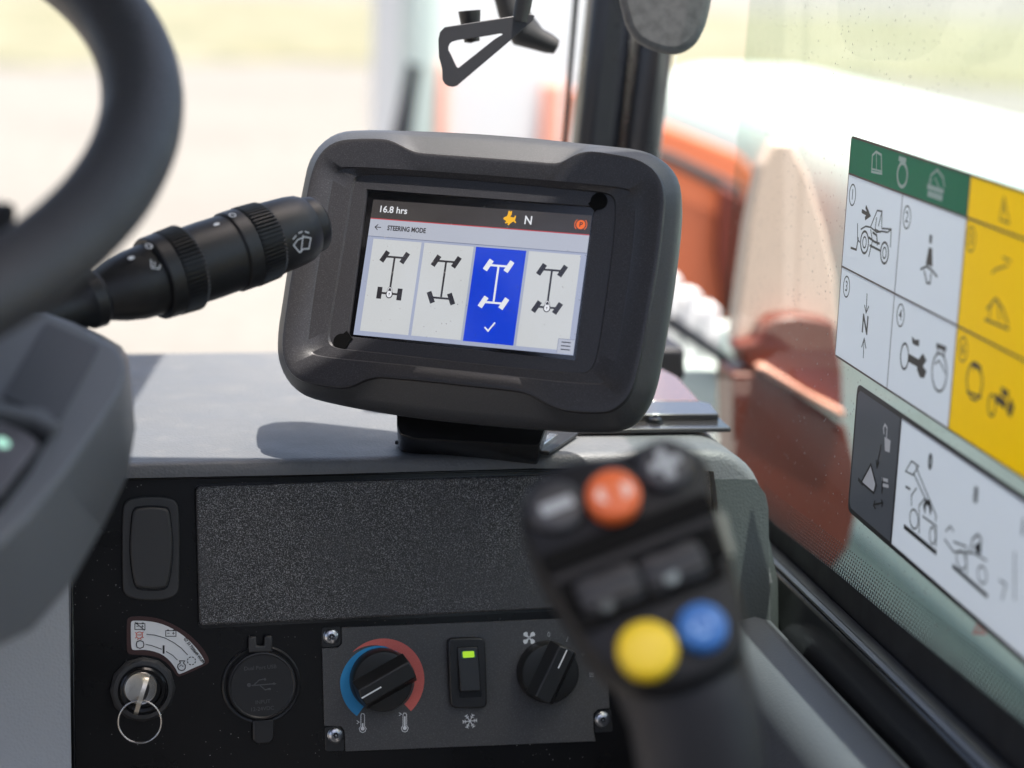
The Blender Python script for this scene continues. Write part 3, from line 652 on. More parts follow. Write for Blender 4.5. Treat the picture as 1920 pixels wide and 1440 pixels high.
k = ink(.0001); k.fill(UL(ell((765, 34), 16, 16, 32))).line(UL(ell((765, 34), 21.5, 21.5, 14, -50, 50)), 2.5 * US).line(UL(ell((765, 34), 21.5, 21.5, 14, 130, 230)), 2.5 * US); k.done('park_brake_icon', L_or, scr)
ink(.0002).text('P', *U(765.5, 34.5), 24 * US, bold=.0001).done('park_letter', L_ic, scr)
rect(ink(.0001), 741, 434, 798, 484).done('menu_button', L_head, scr)
k = ink(.0002)
for y in (445, 457.5, 470): rect(k, 753, y - 1.8, 786, y + 1.8)
k.done('menu_lines', L_ic, scr)
k = ink(.00018); k.line(UL([(741, 484), (741, 436), (743, 434), (798, 434)]), 1.6 * US).done('menu_button_edge', L_line, scr)
M_film = glassmat('touch screen film', (.97, .97, .97, 1), .35)
for n_ in M_film.node_tree.nodes:
    if n_.type == 'TEX_VORONOI': n_.inputs['Scale'].default_value = 330
    if n_.type == 'BSDF_GLOSSY': n_.inputs['Roughness'].default_value = .12
    if n_.type == 'TEX_NOISE': n_.inputs['Scale'].default_value = 22
    if n_.type == 'FRESNEL': n_.inputs[0].default_value = 1.5
prism('cover_film', PX, scl(gl, .999), -.00002, .00015, M_film, scr)
# mount below the display
t2 = thing('display_mount', 'black mounting bracket between the dash top and the underside of the display', 'bracket', Matrix.Translation(V(.16, 1.36, ZT)))
Pm = facing(880, 806, 1.345, 20)
prism('bracket_block', Pm, rnd(Pm.pts([(744, 770), (1030, 785), (1012, 836), (960, 834), (772, 822), (750, 815), (744, 800)]), .002), -.06, 0, M_blk_g, t2, bevel=.0025)
plate('chrome_edge', [(1012, 837), (1046, 813), (1030, 812), (1004, 832)], ZT + .006, .006, M_chrome, t2)
plate('base_plate', [(740, 826), (1030, 846), (1085, 810), (800, 790)], ZT + .0025, .003, M_blk, t2)

# ================================================================== CONTROLS ON THE PANEL
s1 = 1.33 / FPX      # metres per photo pixel at the panel
def pd(u, v, c=0): return PD.px(u, v, c)
def off(P, c): return lambda L: P.pts(L, c)
# blank rocker
t = thing('blanking_switch', 'blank black rocker switch with bowed sides left of the storage lid', 'switch', PD.mat(PD.w(*pd(283, 1030))))
fr = Z5 and [(229, 958), (236, 938), (258, 932), (284, 930.5), (310, 932), (330, 938), (337, 958), (337, 1100), (333, 1116), (315, 1124), (284, 1127), (252, 1124), (234, 1116), (229, 1100)]
prism('frame', PD, chaikin(PD.pts(fr, .003), 2), .0002, .0032, M_house_r, t, bevel=.0012, seg=3)
rk = [(249, 951), (265, 948), (284, 947), (303, 948), (318, 951), (322, 975), (326, 1020), (324, 1060), (318, 1095), (312, 1106), (284, 1109), (256, 1106), (250, 1095), (244, 1060), (242, 1020), (245, 975)]
prism('rocker_gap', PD, chaikin(PD.pts(rk, .0035), 2), .0030, .0034, M_blk_g, t)
sc_ = scl(PD.pts(rk, .006), .955, PD.px(284, 1028, .006))
prism('rocker', PD, chaikin(sc_, 2), .0032, .0068, M_house_r, t, bevel=.0022, seg=4)
# ignition: decal, switch, key, ring
t = thing('ignition_decal', 'white arc-shaped decal with battery and starter symbols above the ignition switch', 'decal', PD.mat(PD.w(*pd(300, 1200))))
def Q(L, c=.0006): return PD.pts(ZK(L), c)
bo = [(112, 150), (130, 115), (180, 100), (300, 97), (430, 110), (560, 150), (700, 215), (830, 300), (950, 410), (1030, 510), (1078, 600), (1070, 650), (1000, 690), (740, 805), (700, 800), (660, 740), (590, 650), (500, 590), (400, 560), (260, 550), (140, 545), (110, 500)]
wi = [(158, 180), (168, 155), (200, 148), (320, 150), (440, 165), (560, 200), (690, 265), (810, 350), (910, 450), (980, 540), (1026, 620), (1020, 652), (900, 700), (740, 776), (712, 770), (680, 700), (610, 610), (520, 540), (400, 500), (290, 488), (190, 496), (168, 480), (160, 400)]
prism('border', PD, chaikin(Q(bo, .0002), 1), .0001, .0003, M_dred, t)
prism('white_field', PD, chaikin(Q(wi, .0004), 1), .0003, .0005, M_white, t)
k = Ink(PD, .00052)
def battery(x, y, w_, h_):
    k.line(Q([(x, y), (x + w_, y), (x + w_, y + h_), (x, y + h_)]), .0005, True)
    k.fill(Q([(x + w_ * .12, y - 12), (x + w_ * .32, y - 12), (x + w_ * .32, y + 2), (x + w_ * .12, y + 2)])); k.fill(Q([(x + w_ * .68, y - 12), (x + w_ * .88, y - 12), (x + w_ * .88, y + 2), (x + w_ * .68, y + 2)]))
    k.line(Q([(x + w_ * .15, y + h_ * .45), (x + w_ * .38, y + h_ * .45)]), .0004); k.line(Q([(x + w_ * .62, y + h_ * .45), (x + w_ * .88, y + h_ * .45)]), .0004); k.line(Q([(x + w_ * .75, y + h_ * .2), (x + w_ * .75, y + h_ * .7)]), .0004)
battery(206, 184, 118, 68); battery(568, 266, 120, 66)
k.line(Q([(206, 165), (320, 262)]), .0005)
k.line(Q([(222 + 0, 430), (230, 395), (266, 382), (302, 395), (312, 430), (302, 460), (266, 474), (232, 462)]), .0006, True)
k.line(Q([(342, 308), (440, 318), (560, 352), (660, 405), (750, 470), (826, 550)]), .00045); k.line(Q([(332, 428), (400, 440), (520, 484)]), .00045)
k.line(Q([(543, 438), (543, 536)]), .0012); k.line(Q([(572, 510), (650, 555), (706, 612)]), .00045)
k.line(Q([(730, 620), (790, 620), (775, 645), (798, 670), (798, 705), (780, 728), (752, 734), (722, 722), (708, 695), (712, 665), (740, 645)]), .0006, True)
k.line(Q([(730, 690), (740, 670), (755, 668), (765, 685), (778, 680)]), .0004)
for j in range(8):
    a0 = j * 45 + 8; cu = [(870 + 48 * math.cos(math.radians(a0 + e)), 620 + 46 * math.sin(math.radians(a0 + e))) for e in (0, 14, 28)]
    k.line(Q(cu), .0006)
a_, b_ = Q([(905, 505)])[0]; k.text('G7 33 7350649 WUPN', a_, b_, .0028, rot=-54, sx=.82, bold=.00008)
k.done('black_symbols', M_ink, t)
k = Ink(PD, .0006); c0_ = Q([(258, 318)])[0]; k.circ(c0_, .0021, .00045, n=20); 
for a in (35, 145, 215, 325, 250, 290): k.line([(c0_[0] + .0021 * math.cos(math.radians(a)), c0_[1] + .0021 * math.sin(math.radians(a))), (c0_[0] + .0034 * math.cos(math.radians(a)), c0_[1] + .0034 * math.sin(math.radians(a)))], .0005)
k.text('STOP', c0_[0], c0_[1], .0016, sx=.8, bold=.00003).done('red_stop_symbol', M_red, t)
ci = PD.px(268, 1293, .004)
t = thing('ignition_switch', 'round key switch with a black faceted nut below the arc decal', 'ignition switch', PD.mat(PD.w(*ci)))
nr = 57 * s1 * 1.02
prof = [(nr * 1.02, .0002), (nr * 1.02, .0038), (nr * .93, .0062), (nr * .80, .0066), (nr * .78, .0036), (nr * .5, .0034)]
lathe('nut', PD, ci, prof, M_house_r, t, n=48, knurl=lambda i, k_: (1 / math.cos(((k_ % 4) - 2) * math.pi / 24) * .985) if i < 2 else 1, smooth=22)
lathe('collar', PD, ci, [(nr * .74, .003), (nr * .74, .0075), (nr * .68, .0088), (nr * .58, .0084), (nr * .55, .005), (nr * .3, .005)], M_blk_g, t, n=48)
cb = PD.px(264, 1291, .009)
lathe('lock_barrel', PD, cb, [(nr * .53, .004), (nr * .53, .0088), (nr * .50, .0096), (nr * .46, .0094), (nr * .2, .0093), (nr * .1, .0092)], M_chrome, t, n=48)
ks = PD.px(272, 1298, .0098)
prism('keyway', PD, ell(ks, .0022, .0062, 24, rot=-18), .0094, .0098, M_ink, t)
t = thing('ignition_key', 'silver key standing edge-on in the ignition switch', 'key', PD.mat(PD.w(*ks)))
# key blade out of the slot towards the driver, bow seen on edge
kb = [(-.0035, 0), (-.0035, .010), (-.009, .014), (-.0105, .024), (-.008, .031), (0, .0335), (.008, .031), (.0105, .024), (.009, .014), (.0035, .010), (.0035, 0)]
kt = math.radians(72); kd = PD.ex * math.cos(kt) + PD.ey * math.sin(kt); kout = (PD.n + PD.ey * .16 - PD.ex * .06).normalized()
PK = Pl(PD.w(ks[0] - .001, ks[1] + .001, .008), kd, kout)
hole = ell((-.004, .0265), .0030, n=20)
prism('blade_and_bow', PK, chaikin([(x * 1.35, y * .9) for x, y in kb], 2), -.0014, .0014, M_brass, t, bevel=.0004, holes=[hole[::-1]])
t = thing('key_ring', 'thin split ring hanging from the ignition key', 'key ring')
rc = PK.w(-.004, .0265)
rp = []; rrad = .0140
down = -PD.ey; side = PD.ex
for j in range(72):
    a = 2 * math.pi * j / 72; rp.append(rc + down * (rrad - .0012) + (-down) * rrad * math.cos(a) + (side * .96 + PD.n * .25).normalized() * rrad * math.sin(a) + PD.n * (.001 * math.cos(a)))
vs, fs = tube_vf(rp, .0005, 10, True); mk('outer_coil', vs, fs, M_chrome, t, smooth=60)
vs, fs = tube_vf([p + PD.n * .0010 for p in rp], .0005, 10, True); mk('inner_coil', vs, fs, M_chrome, t, smooth=60)
# usb socket cap
cu_ = PD.px(491, 1285, .004)
t = thing('socket_cap', 'round black hinged cap embossed with a USB sign, between ignition switch and climate plate', 'socket cap', PD.mat(PD.w(*cu_)))
ur = 73 * s1
lathe('flange', PD, cu_, [(ur * 1.02, .0001), (ur * 1.02, .0018), (ur * .985, .0026), (ur * .93, .0024), (ur * .90, .0018), (ur * .5, .0018)], M_blk, t, n=72)
lathe('cap', PD, cu_, [(ur * .885, .0018), (ur * .885, .0052), (ur * .865, .0064), (ur * .83, .0066), (ur * .80, .0059), (ur * .3, .0058), (ur * .05, .0058)], M_blk, t, n=72)
hg = [(466, 1224), (466, 1194), (480.5, 1193), (481, 1211), (495.5, 1210.5), (496, 1192.5), (510.5, 1192), (511, 1222)]
prism('hinge', PD, PD.pts(hg, .005), .001, .0062, M_house_r, t, bevel=.0012, seg=3)
prism('tab', PD, PD.pts([(474, 1350), (514, 1348), (514, 1385), (506, 1394), (482, 1395), (474, 1388)], .004), .001, .0045, M_blk, t, bevel=.001)
M_emb_glint = mat('embossed plastic with highlight', (.075, .075, .078), .3)  # paler than the cap: faint highlights of the embossing put into the colour
k = Ink(PD, .0058, .0003); q_ = lambda L: PD.pts(ZU(L), .006)
k.text('Dual Port USB', *q_([(633, 590)])[0], .0036, rot=1.5, sx=1.02, bold=.00003).text('INPUT', *q_([(668, 1052)])[0], .0036, rot=1.5).text('12-24VDC', *q_([(660, 1145)])[0], .0037, rot=1.5)
k.line(q_([(520, 832), (820, 808)]), .0007).line(q_([(545, 828), (620, 757), (680, 745)]), .0006).line(q_([(630, 830), (700, 890), (750, 880)]), .0006)
k.fill(ell(q_([(482, 825)])[0], .0013, n=16)).fill(ell(q_([(698, 748)])[0], .0008, n=12)).fill(q_([(745, 868), (775, 866), (777, 890), (747, 892)])).fill(q_([(812, 790), (850, 806), (815, 826)]))
k.done('embossed_lettering', M_emb_glint, t)
# climate control plate
t = thing('climate_panel', 'dark grey heater control plate with two rotary knobs and a rocker switch', 'control panel', PD.mat(PD.w(*pd(870, 1280))))
tl = [(641, 1177), (1060, 1160), (1140, 1158), (1147, 1330), (1113, 1331), (1113, 1372), (1152, 1378), (1152, 1392), (648, 1410), (646, 1360), (612, 1361), (604, 1216), (640, 1215)]
pp = [(641, 1176.5), (1136, 1157), (1143, 1328), (1122, 1330), (1113, 1338), (1113, 1368), (1117, 1390), (648, 1409), (646, 1370), (640, 1362), (608, 1361), (604, 1216), (634, 1214.5), (641, 1208)]
prism('face_plate', PD, PD.pts(pp, .002), .0002, .0020, M_plate, t, bevel=.0003)
for uu in ([(603, 1177), (639, 1175), (640, 1206), (632, 1213), (603, 1214)], [(1115, 1340), (1123, 1332), (1146, 1330), (1149, 1372), (1115, 1374)], [(609, 1363), (638, 1363), (645, 1370), (646, 1408), (610, 1409)]):
    prism('screw_pocket', PD, rnd(PD.pts(uu, .001), .002), .0001, .0011, M_blk, t, bevel=.0003)
def screw(u, v):
    c = PD.px(u, v, .003); P = Pl(PD.w(*c), PD.ex, PD.ey)
    vs, fs = lathe_vf(P, (0, 0), [(.0058, .0), (.0058, .0008), (.0054, .0013), (.0050, .0016), (.0046, .0024), (.0036, .0031), (.0022, .0034), (.0019, .0022), (.0003, .0022)], 36)
    o = mk('screw', vs, fs, M_steel, t, smooth=28); pts = []
    for j in range(24):
        r = .0016 if (j // 2) % 2 else .0019; a = 2 * math.pi * j / 24; pts.append((r * math.cos(a), r * math.sin(a)))
    mk('torx_socket', *prism_vf(P, pts, .0022, .0024), M_ink, o)
    mk('socket_pin', *prism_vf(P, ell((0, 0), .0006, n=12), .0024, .0032), M_steel, o)
screw(622, 1194); screw(1131, 1350); screw(630, 1379)
def knob(u, v, ang, label):
    c = PD.px(u, v, .016); R_ = 60 * s1 * .985; P = Pl(PD.w(c[0], c[1], 0), PD.ex, PD.ey)
    vs, fs = lathe_vf(P, (0, 0), [(R_ * 1.02, .0024), (R_ * 1.02, .006), (R_ * .985, .0125), (R_ * .95, .0138), (R_ * .85, .0142), (R_ * .3, .0142), (R_ * .05, .0142)], 64)
    o = mk('knob', vs, fs, M_knob, t, smooth=30); o['label'] = label
    a = math.radians(ang); PG = Pl(P.O, PD.ex * math.cos(a) + PD.ey * math.sin(a), -PD.ex * math.sin(a) + PD.ey * math.cos(a))
    wb = R_ * .30
    # wedge grip: wide foot, narrow top
    r0 = [PG.w(x, y, .0135) for x, y in rnd([(-R_ * .90, -wb * 1.75), (R_ * .98, -wb * 1.75), (R_ * 1.03, 0), (R_ * .98, wb * 1.75), (-R_ * .90, wb * 1.75), (-R_ * .97, 0)], .001, 3)]
    r1 = [PG.w(x, y, .0245) for x, y in rnd([(-R_ * .86, -wb * .92), (R_ * .96, -wb * .92), (R_ * 1.0, 0), (R_ * .96, wb * .92), (-R_ * .86, wb * .92), (-R_ * .92, 0)], .001, 3)]
    loft('grip', [r0, r1], M_knob, o, bevel=.0012)
    return o, PG, R_
o, PG, R_ = knob(720, 1279, 27, 'temperature knob between the blue and red arcs')
prism('pointer_line', PG, [(-R_ * .90, -.0005), (-R_ * .18, -.0005), (-R_ * .18, .0005), (-R_ * .90, .0005)], .0245, .0247, M_white, o)
o, PG, R_ = knob(1034, 1264, 63, 'fan speed knob beside the fan symbol')
prism('pointer_line', PG, [(R_ * .28, -.0005), (R_ * .94, -.0005), (R_ * .94, .0005), (R_ * .28, .0005)], .0245, .0247, M_white, o)
# arcs
ca = PD.px(717, 1277, .002); ro = 82 * s1; ri = 63 * s1
def taper(a_thin, a_full, a_end, m, name, flip=1, r_in=ri, r_out=ro):
    P_, I_ = [], []; n = 40
    for j in range(n + 1):
        t_ = j / n; a = math.radians(a_thin + (a_end - a_thin) * t_); full = min(1, abs((a_thin + (a_end - a_thin) * t_) - a_thin) / abs(a_full - a_thin))
        if name == 'warm_arc': o_, i_ = r_out, r_out - (r_out - r_in) * full
        else: o_, i_ = r_in + (r_out - r_in) * full * 1.0, r_in - .0012
        P_.append((ca[0] + o_ * math.cos(a), ca[1] + o_ * math.sin(a))); I_.append((ca[0] + i_ * math.cos(a), ca[1] + i_ * math.sin(a)))
    prism(name, PD, P_ + I_[::-1], .00201, .00212, m, t)
taper(135, 75, -48, M_pink, 'warm_arc'); taper(62, 175, 232, M_blue, 'cold_arc')
# rocker with green lamp
fr = Z5([(830, 340), (842, 314), (870, 308), (1020, 306), (1048, 314), (1056, 340), (1068, 690), (1060, 720), (1035, 729), (885, 730), (858, 722), (846, 700)])
o = prism('rocker_switch', PD, chaikin(PD.pts(fr, .007), 1), .002, .0075, M_blk, t, bevel=.0012, seg=3); o['label'] = 'air conditioning rocker with green lamp'
prism('rocker_well', PD, rnd(PD.pts(Z5([(886, 360), (1012, 356), (1034, 660), (902, 668)]), .0078), .0012), .0074, .0078, M_blk_g, o)
Pk = PD.pts(Z5([(890, 366), (1012, 362), (1028, 622), (904, 628)]), .010)
vs = [PD.w(*Pk[0], .0088), PD.w(*Pk[1], .0088), PD.w(*Pk[2], .0125), PD.w(*Pk[3], .0125)] + [PD.w(p[0], p[1], .007) for p in Pk]
mk('rocker', vs, [(0, 1, 2, 3), (4, 7, 6, 5), (0, 4, 5, 1), (1, 5, 6, 2), (2, 6, 7, 3), (3, 7, 4, 0)], M_blk, o, bevel=.0009, seg=3)
P2 = Pl(vs[0] * .5 + vs[1] * .5, vs[1] - vs[0], vs[0] - vs[3])
M_lamp = mat('green lamp', (.2, .5, .02), .3, emit=rgb(185, 230, 10), estr=.6 / 2 ** EXPO)
M_lampd = mat('dark green lens', (.01, .10, .04), .25)
lm = P2.pts(Z5([(908, 384), (996, 380), (1000, 428), (911, 433)])); prism('lamp_lens', P2, rnd(lm, .0012), .0001, .0005, M_lampd, o, bevel=.0002)
prism('lamp_glow', P2, rnd(scl(lm, .78, (sum(p[0] for p in lm) / 4, sum(p[1] for p in lm) / 4)), .001), .0005, .0007, M_lamp, o)
# printed symbols
def thermo(u, v, mark):
    k = Ink(PD, .00205); f_ = lambda L: PD.pts([(u + x, v + y) for x, y in L], .002)
    c = f_([(0, 8)])[0]; k.fill(ell(c, .0014, n=16)); k.line(f_([(0, 8), (0, -2 if mark else -14)]), .0010)
    k.line(f_([(-3.4, 3.5), (-3.4, -17), (-1.8, -20), (1.8, -20), (3.4, -17), (3.4, 3.5), (6.5, 8), (4.6, 13.5), (0, 15.5), (-4.6, 13.5), (-6.5, 8)]), .00045, True)
    yy = -4 if mark else -18
    k.line(f_([(-11, yy - 3), (-6.5, yy), (-11, yy + 3)]), .0004); k.done('thermometer_symbol', M_white, t)
thermo(680, 1358, True); thermo(759, 1357, False)
k = Ink(PD, .00205); c = PD.px(881, 1352, .002)
for j in range(6):
    a = math.radians(j * 60 + 3); d = (math.cos(a), math.sin(a)); L_ = 14.5 * s1
    if j < 3: k.line([(c[0] - d[0] * L_, c[1] - d[1] * L_), (c[0] + d[0] * L_, c[1] + d[1] * L_)], .0006)
    for f_ in (.5, .78):
        for sg in (-1, 1):
            b = a + sg * math.radians(48); p = (c[0] + d[0] * L_ * f_, c[1] + d[1] * L_ * f_); k.line([p, (p[0] + math.cos(b) * L_ * .30, p[1] + math.sin(b) * L_ * .30)], .00045)
k.done('snowflake_symbol', M_white, t)
k = Ink(PD, .00205); c = PD.px(992, 1196, .002)
for j in range(4):
    a = j * 90 + 20; b = [(.1, 0), (.45, .05), (.85, -.08), (1.0, .2), (.92, .55), (.6, .62), (.38, .45), (.2, .2)]; R_ = 14 * s1; ar = math.radians(a)
    k.fill([(c[0] + R_ * (x * math.cos(ar) - y * math.sin(ar)), c[1] + R_ * (x * math.sin(ar) + y * math.cos(ar))) for x, y in chaikin(b, 1)])
k.circ(c, .0007, .0005, n=12).done('fan_symbol', M_white, t)
k = Ink(PD, .00205)
k.text('0', *PD.px(1029, 1190, .002), .0052, sx=.8).text('III', *PD.px(1109, 1265, .002), .0050, rot=-92, sx=.95).text('II', *PD.px(1094, 1226, .002), .0046, rot=-55).line(PD.pts([(1062, 1203), (1066, 1193)], .002), .0005)
k.done('fan_speed_marks', M_grey_pr, t)

# ================================================================== STEERING WHEEL
tl_ = math.radians(27.5); wn = Vector((0, -math.sin(tl_), math.cos(tl_))); wex = Vector((1, 0, 0)); wey = wn.cross(wex)
WS = 1.16; WC = V(-.2020 * WS, .8795 * WS, -.0772 * WS); RW = .19 * WS
PWh = Pl(WC, wex, wey)
t = thing('steering_wheel', 'thick dark grey steering wheel at the left, out of focus', 'steering wheel', PWh.mat())
path = [PWh.w(RW * math.cos(2 * math.pi * i / 128), RW * math.sin(2 * math.pi * i / 128)) for i in range(128)]
# rim section a little flattened
rings = []
for i in range(128):
    a = 2 * math.pi * i / 128; rad = wex * math.cos(a) + wey * math.sin(a)
    rings.append([WC + rad * RW + rad * .0178 * WS * math.cos(b) + wn * .0165 * WS * math.sin(b) for b in [2 * math.pi * j / 28 for j in range(28)]])
rings.append(rings[0]); loft('rim', rings, M_wheel, t, False, False, smooth=60)
for ang in (-38, 90, 218):
    a = math.radians(ang); rad = wex * math.cos(a) + wey * math.sin(a); tan = -wex * math.sin(a) + wey * math.cos(a); rs = []
    for s, wd, th_, dz in ((.04, .030, .010, -.045), (.08, .022, .009, -.035), (.13, .018, .008, -.014), (.16, .019, .010, -.004), (.188, .026, .010, 0)):
        rs.append([WC + rad * s + wn * dz + tan * wd * math.copysign(abs(math.cos(b)) ** .7, math.cos(b)) + wn * th_ * math.copysign(abs(math.sin(b)) ** .7, math.sin(b)) for b in [2 * math.pi * j / 20 for j in range(20)]])
    loft('spoke', rs, M_wheel, t, smooth=60)
Ph = Pl(WC, wex, wey); lathe('hub', Ph, (0, 0), [(.03, -.085), (.055, -.08), (.062, -.05), (.058, -.028), (.045, -.022), (.01, -.02)], M_wheel, t, smooth=50)
# column below the wheel
P0 = WC - wn * .085
t = thing('steering_column', 'grey angular steering column cover with dark touch switches below the wheel, left edge', 'steering column', Matrix.Translation(P0))
lathe('shaft', Pl(P0, wex, wey), (0, 0), [(.03, .002), (.032, -.12), (.045, -.30)], M_blk, t, smooth=50)
def at(u, v, d): return CAM + ray(u, v) * d
A = at(88, 588, 1.075); B = at(237, 690, 1.055); C = at(0, 1020, .905)
exq = (B - A); PQ = Pl(A, exq, -(C - A) + exq * ((C - A).dot(exq) / exq.dot(exq)))
if PQ.n.dot(CAM - A) < 0: PQ = Pl(A, exq, (C - A))
topo = [(88, 590), (140, 612), (191, 637), (220, 655), (234, 676), (237, 700), (226, 735), (172, 815), (110, 900), (50, 972), (0, 1018), (-70, 1060), (-190, 1040), (-210, 760), (-60, 640), (30, 598)]
sil = [(86, 586), (145, 606), (195, 630), (228, 650), (241, 672), (246, 720), (254, 804), (240, 890), (190, 995), (131, 1100), (60, 1182), (-30, 1225), (-260, 1180), (-290, 780), (-110, 620), (25, 586)]
bk = [(x * .97 - 10, y + 6) for x, y in sil]
bk = [(40 + (x - 40) * .86, 860 + (y - 860) * .86) for x, y in sil]
rg = [[PQ.w(*PQ.px(u, v, 0), 0) for u, v in topo], [PQ.w(*PQ.px(u, v, -.06), -.06) for u, v in sil], [PQ.w(*PQ.px(u, v, -.11), -.11) for u, v in bk]]
loft('cover', rg, M_pod, t, smooth=25, bevel=.0022, seg=3)
o = prism('touch_switch', PQ, rnd(PQ.pts([(88, 604), (188, 649), (112, 790), (4, 746)], .001), .003), .0002, .0016, M_pod_btn, t, bevel=.0006); o['label'] = 'upper dark touch switch'
rim_ = [(-80, 765), (10, 774), (60, 790), (84, 775), (110, 800), (60, 900), (-10, 965), (-90, 980)]
prism('switch_well', PQ, rnd(PQ.pts([(-90, 774), (20, 782), (62, 800), (100, 806), (60, 880), (0, 958), (-90, 990)], .002), .003), .0002, .0012, M_blk_g, t, bevel=.0006)
prism('switch_shelf', PQ, rnd(PQ.pts([(-90, 752), (10, 770), (80, 776), (112, 806), (96, 812), (60, 794), (0, 782), (-90, 776)], .004), .001), .0004, .0075, M_pod, t, bevel=.002)
M_sw = mat('mottled switch top', (.16, .15, .16), .35, mottle=[(60, .35, .7, (.09, .085, .09))])  # mottled grey, paler than the upper switch
o = prism('touch_switch', PQ, rnd(PQ.pts([(-90, 786), (0, 792), (50, 812), (74, 830), (0, 928), (-90, 962)], .004), .003), .0011, .0045, M_sw, t, bevel=.0015); o['label'] = 'lower mottled touch switch'
M_gd = mat('pale green lamp', (.3, .7, .55), .4, emit=rgb(190, 240, 215), estr=.9 / 2 ** EXPO)
prism('switch_lamp', PQ, ell(PQ.px(4, 830, .0046), .0040, .0032, 24), .0045, .0049, M_gd, o)

# ================================================================== WIPER STALK
d_tip, d_base = 1.28, 1.18
s0 = at(110, 583, d_base); s1_ = at(596, 418, d_tip); ax = (s1_ - s0).normalized()
up_ = Vector((0, 0, 1)); up_ = (up_ - ax * up_.dot(ax)).normalized(); sd_ = ax.cross(up_)
PSt = Pl(s0, up_, sd_) if up_.cross(sd_).dot(ax) > 0 else Pl(s0, sd_, up_)
LT = (s1_ - s0).length
t = thing('wiper_stalk', 'black ribbed wiper stalk reaching from the steering column to the display', 'stalk', PSt.mat())
# position along the stalk (fraction of its length) and radius
def along(u): return LT * (u - 110) / (596 - 110)
m4 = 1.225 / FPX
def seg(name, prof, knurl=None, m=M_stalk, n=72, smooth=30): return lathe(name, PSt, (0, 0), [(r * m4, along(u)) for r, u in prof], m, t, n=n, knurl=knurl, smooth=smooth)
seg('neck', [(40, 40), (44, 120), (46, 150), (52, 158), (53, 176), (46, 184), (48, 190), (58, 214), (66, 245), (70, 292), (60, 294)])
kn = lambda lo, hi: (lambda i, k_: (1 + .03 * (.5 if (k_ % 4) > 1 else -1.6)) if lo <= i <= hi else 1)
seg('light_ring', [(60, 276), (77, 277), (79, 280), (80, 302), (78, 303), (78, 304), (80, 306), (82, 338), (79, 343), (60, 344)], kn(5, 7), n=240, smooth=15)
seg('middle_barrel', [(58, 336), (74, 338), (75, 380), (74, 436), (60, 438)])
seg('wiper_ring', [(60, 420), (76, 421), (78, 424), (78, 448), (76, 449), (76, 450), (78, 453), (76, 490), (73, 495), (60, 496)], kn(5, 7), n=240, smooth=15)
seg('end_barrel', [(58, 488), (71, 490), (72, 500), (69, 546), (66, 562), (60, 572), (48, 576)])
seg('washer_button', [(54, 568), (56, 582), (54, 592), (46, 598), (26, 602), (2, 603)])
# printed marks on the barrels: small raised pieces on the surface facing the driver
def spot(u, v, r_px, name, shape):
    """a little plane tangent to the stalk under photo pixel (u, v)"""
    r = ray(u, v); R_ = r_px * m4 * 1.012
    rel = CAM - s0; dd = r - ax * r.dot(ax); oo = rel - ax * rel.dot(ax); a_ = dd.dot(dd); b_ = 2 * dd.dot(oo); c_ = oo.dot(oo) - R_ * R_
    disc = b_ * b_ - 4 * a_ * c_
    if disc < 0: return
    s = (-b_ - math.sqrt(disc)) / (2 * a_); p = CAM + r * s; nrm = (p - s0); nrm = (nrm - ax * nrm.dot(ax)).normalized()
    P = Pl(p, ax, nrm.cross(ax)); P.n = nrm; k = Ink(P, .0001, .0002); shape(k); k.done(name, M_white, t)
spot(436, 404, 78, 'off_mark', lambda k: k.circ((0, 0), .0018, .0007, .0022, n=20)); spot(279, 462, 79, 'off_mark', lambda k: k.circ((0, 0), .0018, .0007, .0022, n=20))
spot(406, 421, 75, 'index_mark', lambda k: k.fill(ell((0, 0), .0022, .0014, 16))); spot(246, 484, 67, 'index_mark', lambda k: k.fill(ell((0, 0), .0022, .0014, 16)))
spot(291, 497, 79, 'light_symbol', lambda k: k.line([(-.001, .004), (-.003, -.001), (.001, -.003), (.003, -.001)], .0006).line([(.0005, .002), (-.001, -.001)], .0005))
def wash(k):
    f_ = 1.35; g = lambda L: [(x * f_, y * f_) for x, y in L]
    k.line(g([(-.0045, .0012), (-.002, .0032), (.002, .0034), (.0052, .0018), (.0034, -.0030), (.0005, -.0022), (-.0018, -.0032)]), .0008, True)
    k.line(g([(-.001, -.0035), (.0012, .0045)]), .0008); k.line(g([(-.0045, .0042), (-.0025, .0055)]), .0008); k.line(g([(-.0012, .0062), (.0010, .0064)]), .0008); k.line(g([(.0024, .0060), (.0045, .0046)]), .0008)
spot(566, 459, 70, 'washer_symbol', wash)

# ================================================================== JOYSTICK
JD = .90
PJ = facing(1190, 1050, JD, 24, 0, 0)
a1 = Vector(PJ.px(1044, 946)); a2 = Vector(PJ.px(1247, 868)); rr_ = math.atan2((a2 - a1).y, (a2 - a1).x)
t = thing('joystick', 'black multi-button joystick with orange, yellow and blue buttons in the right foreground', 'joystick', PJ.mat())
hd = [(974, 930), (990, 900), (1012, 884), (1050, 862), (1090, 852), (1122, 850), (1160, 846), (1190, 834), (1215, 820), (1245, 814), (1275, 816), (1304, 830), (1326, 850), (1336, 880), (1345, 940), (1362, 1000), (1382, 1060), (1396, 1130), (1402, 1190), (1392, 1230), (1350, 1262), (1300, 1282), (1240, 1292), (1190, 1284), (1150, 1262), (1118, 1236), (1090, 1200), (1062, 1150), (1030, 1100), (1002, 1050), (982, 1000), (972, 960)]
cj = PJ.px(1190, 1060); 
h0 = star(chaikin(PJ.pts(hd), 1), cj, 96)
cj2 = PJ.px(1205, 1075)
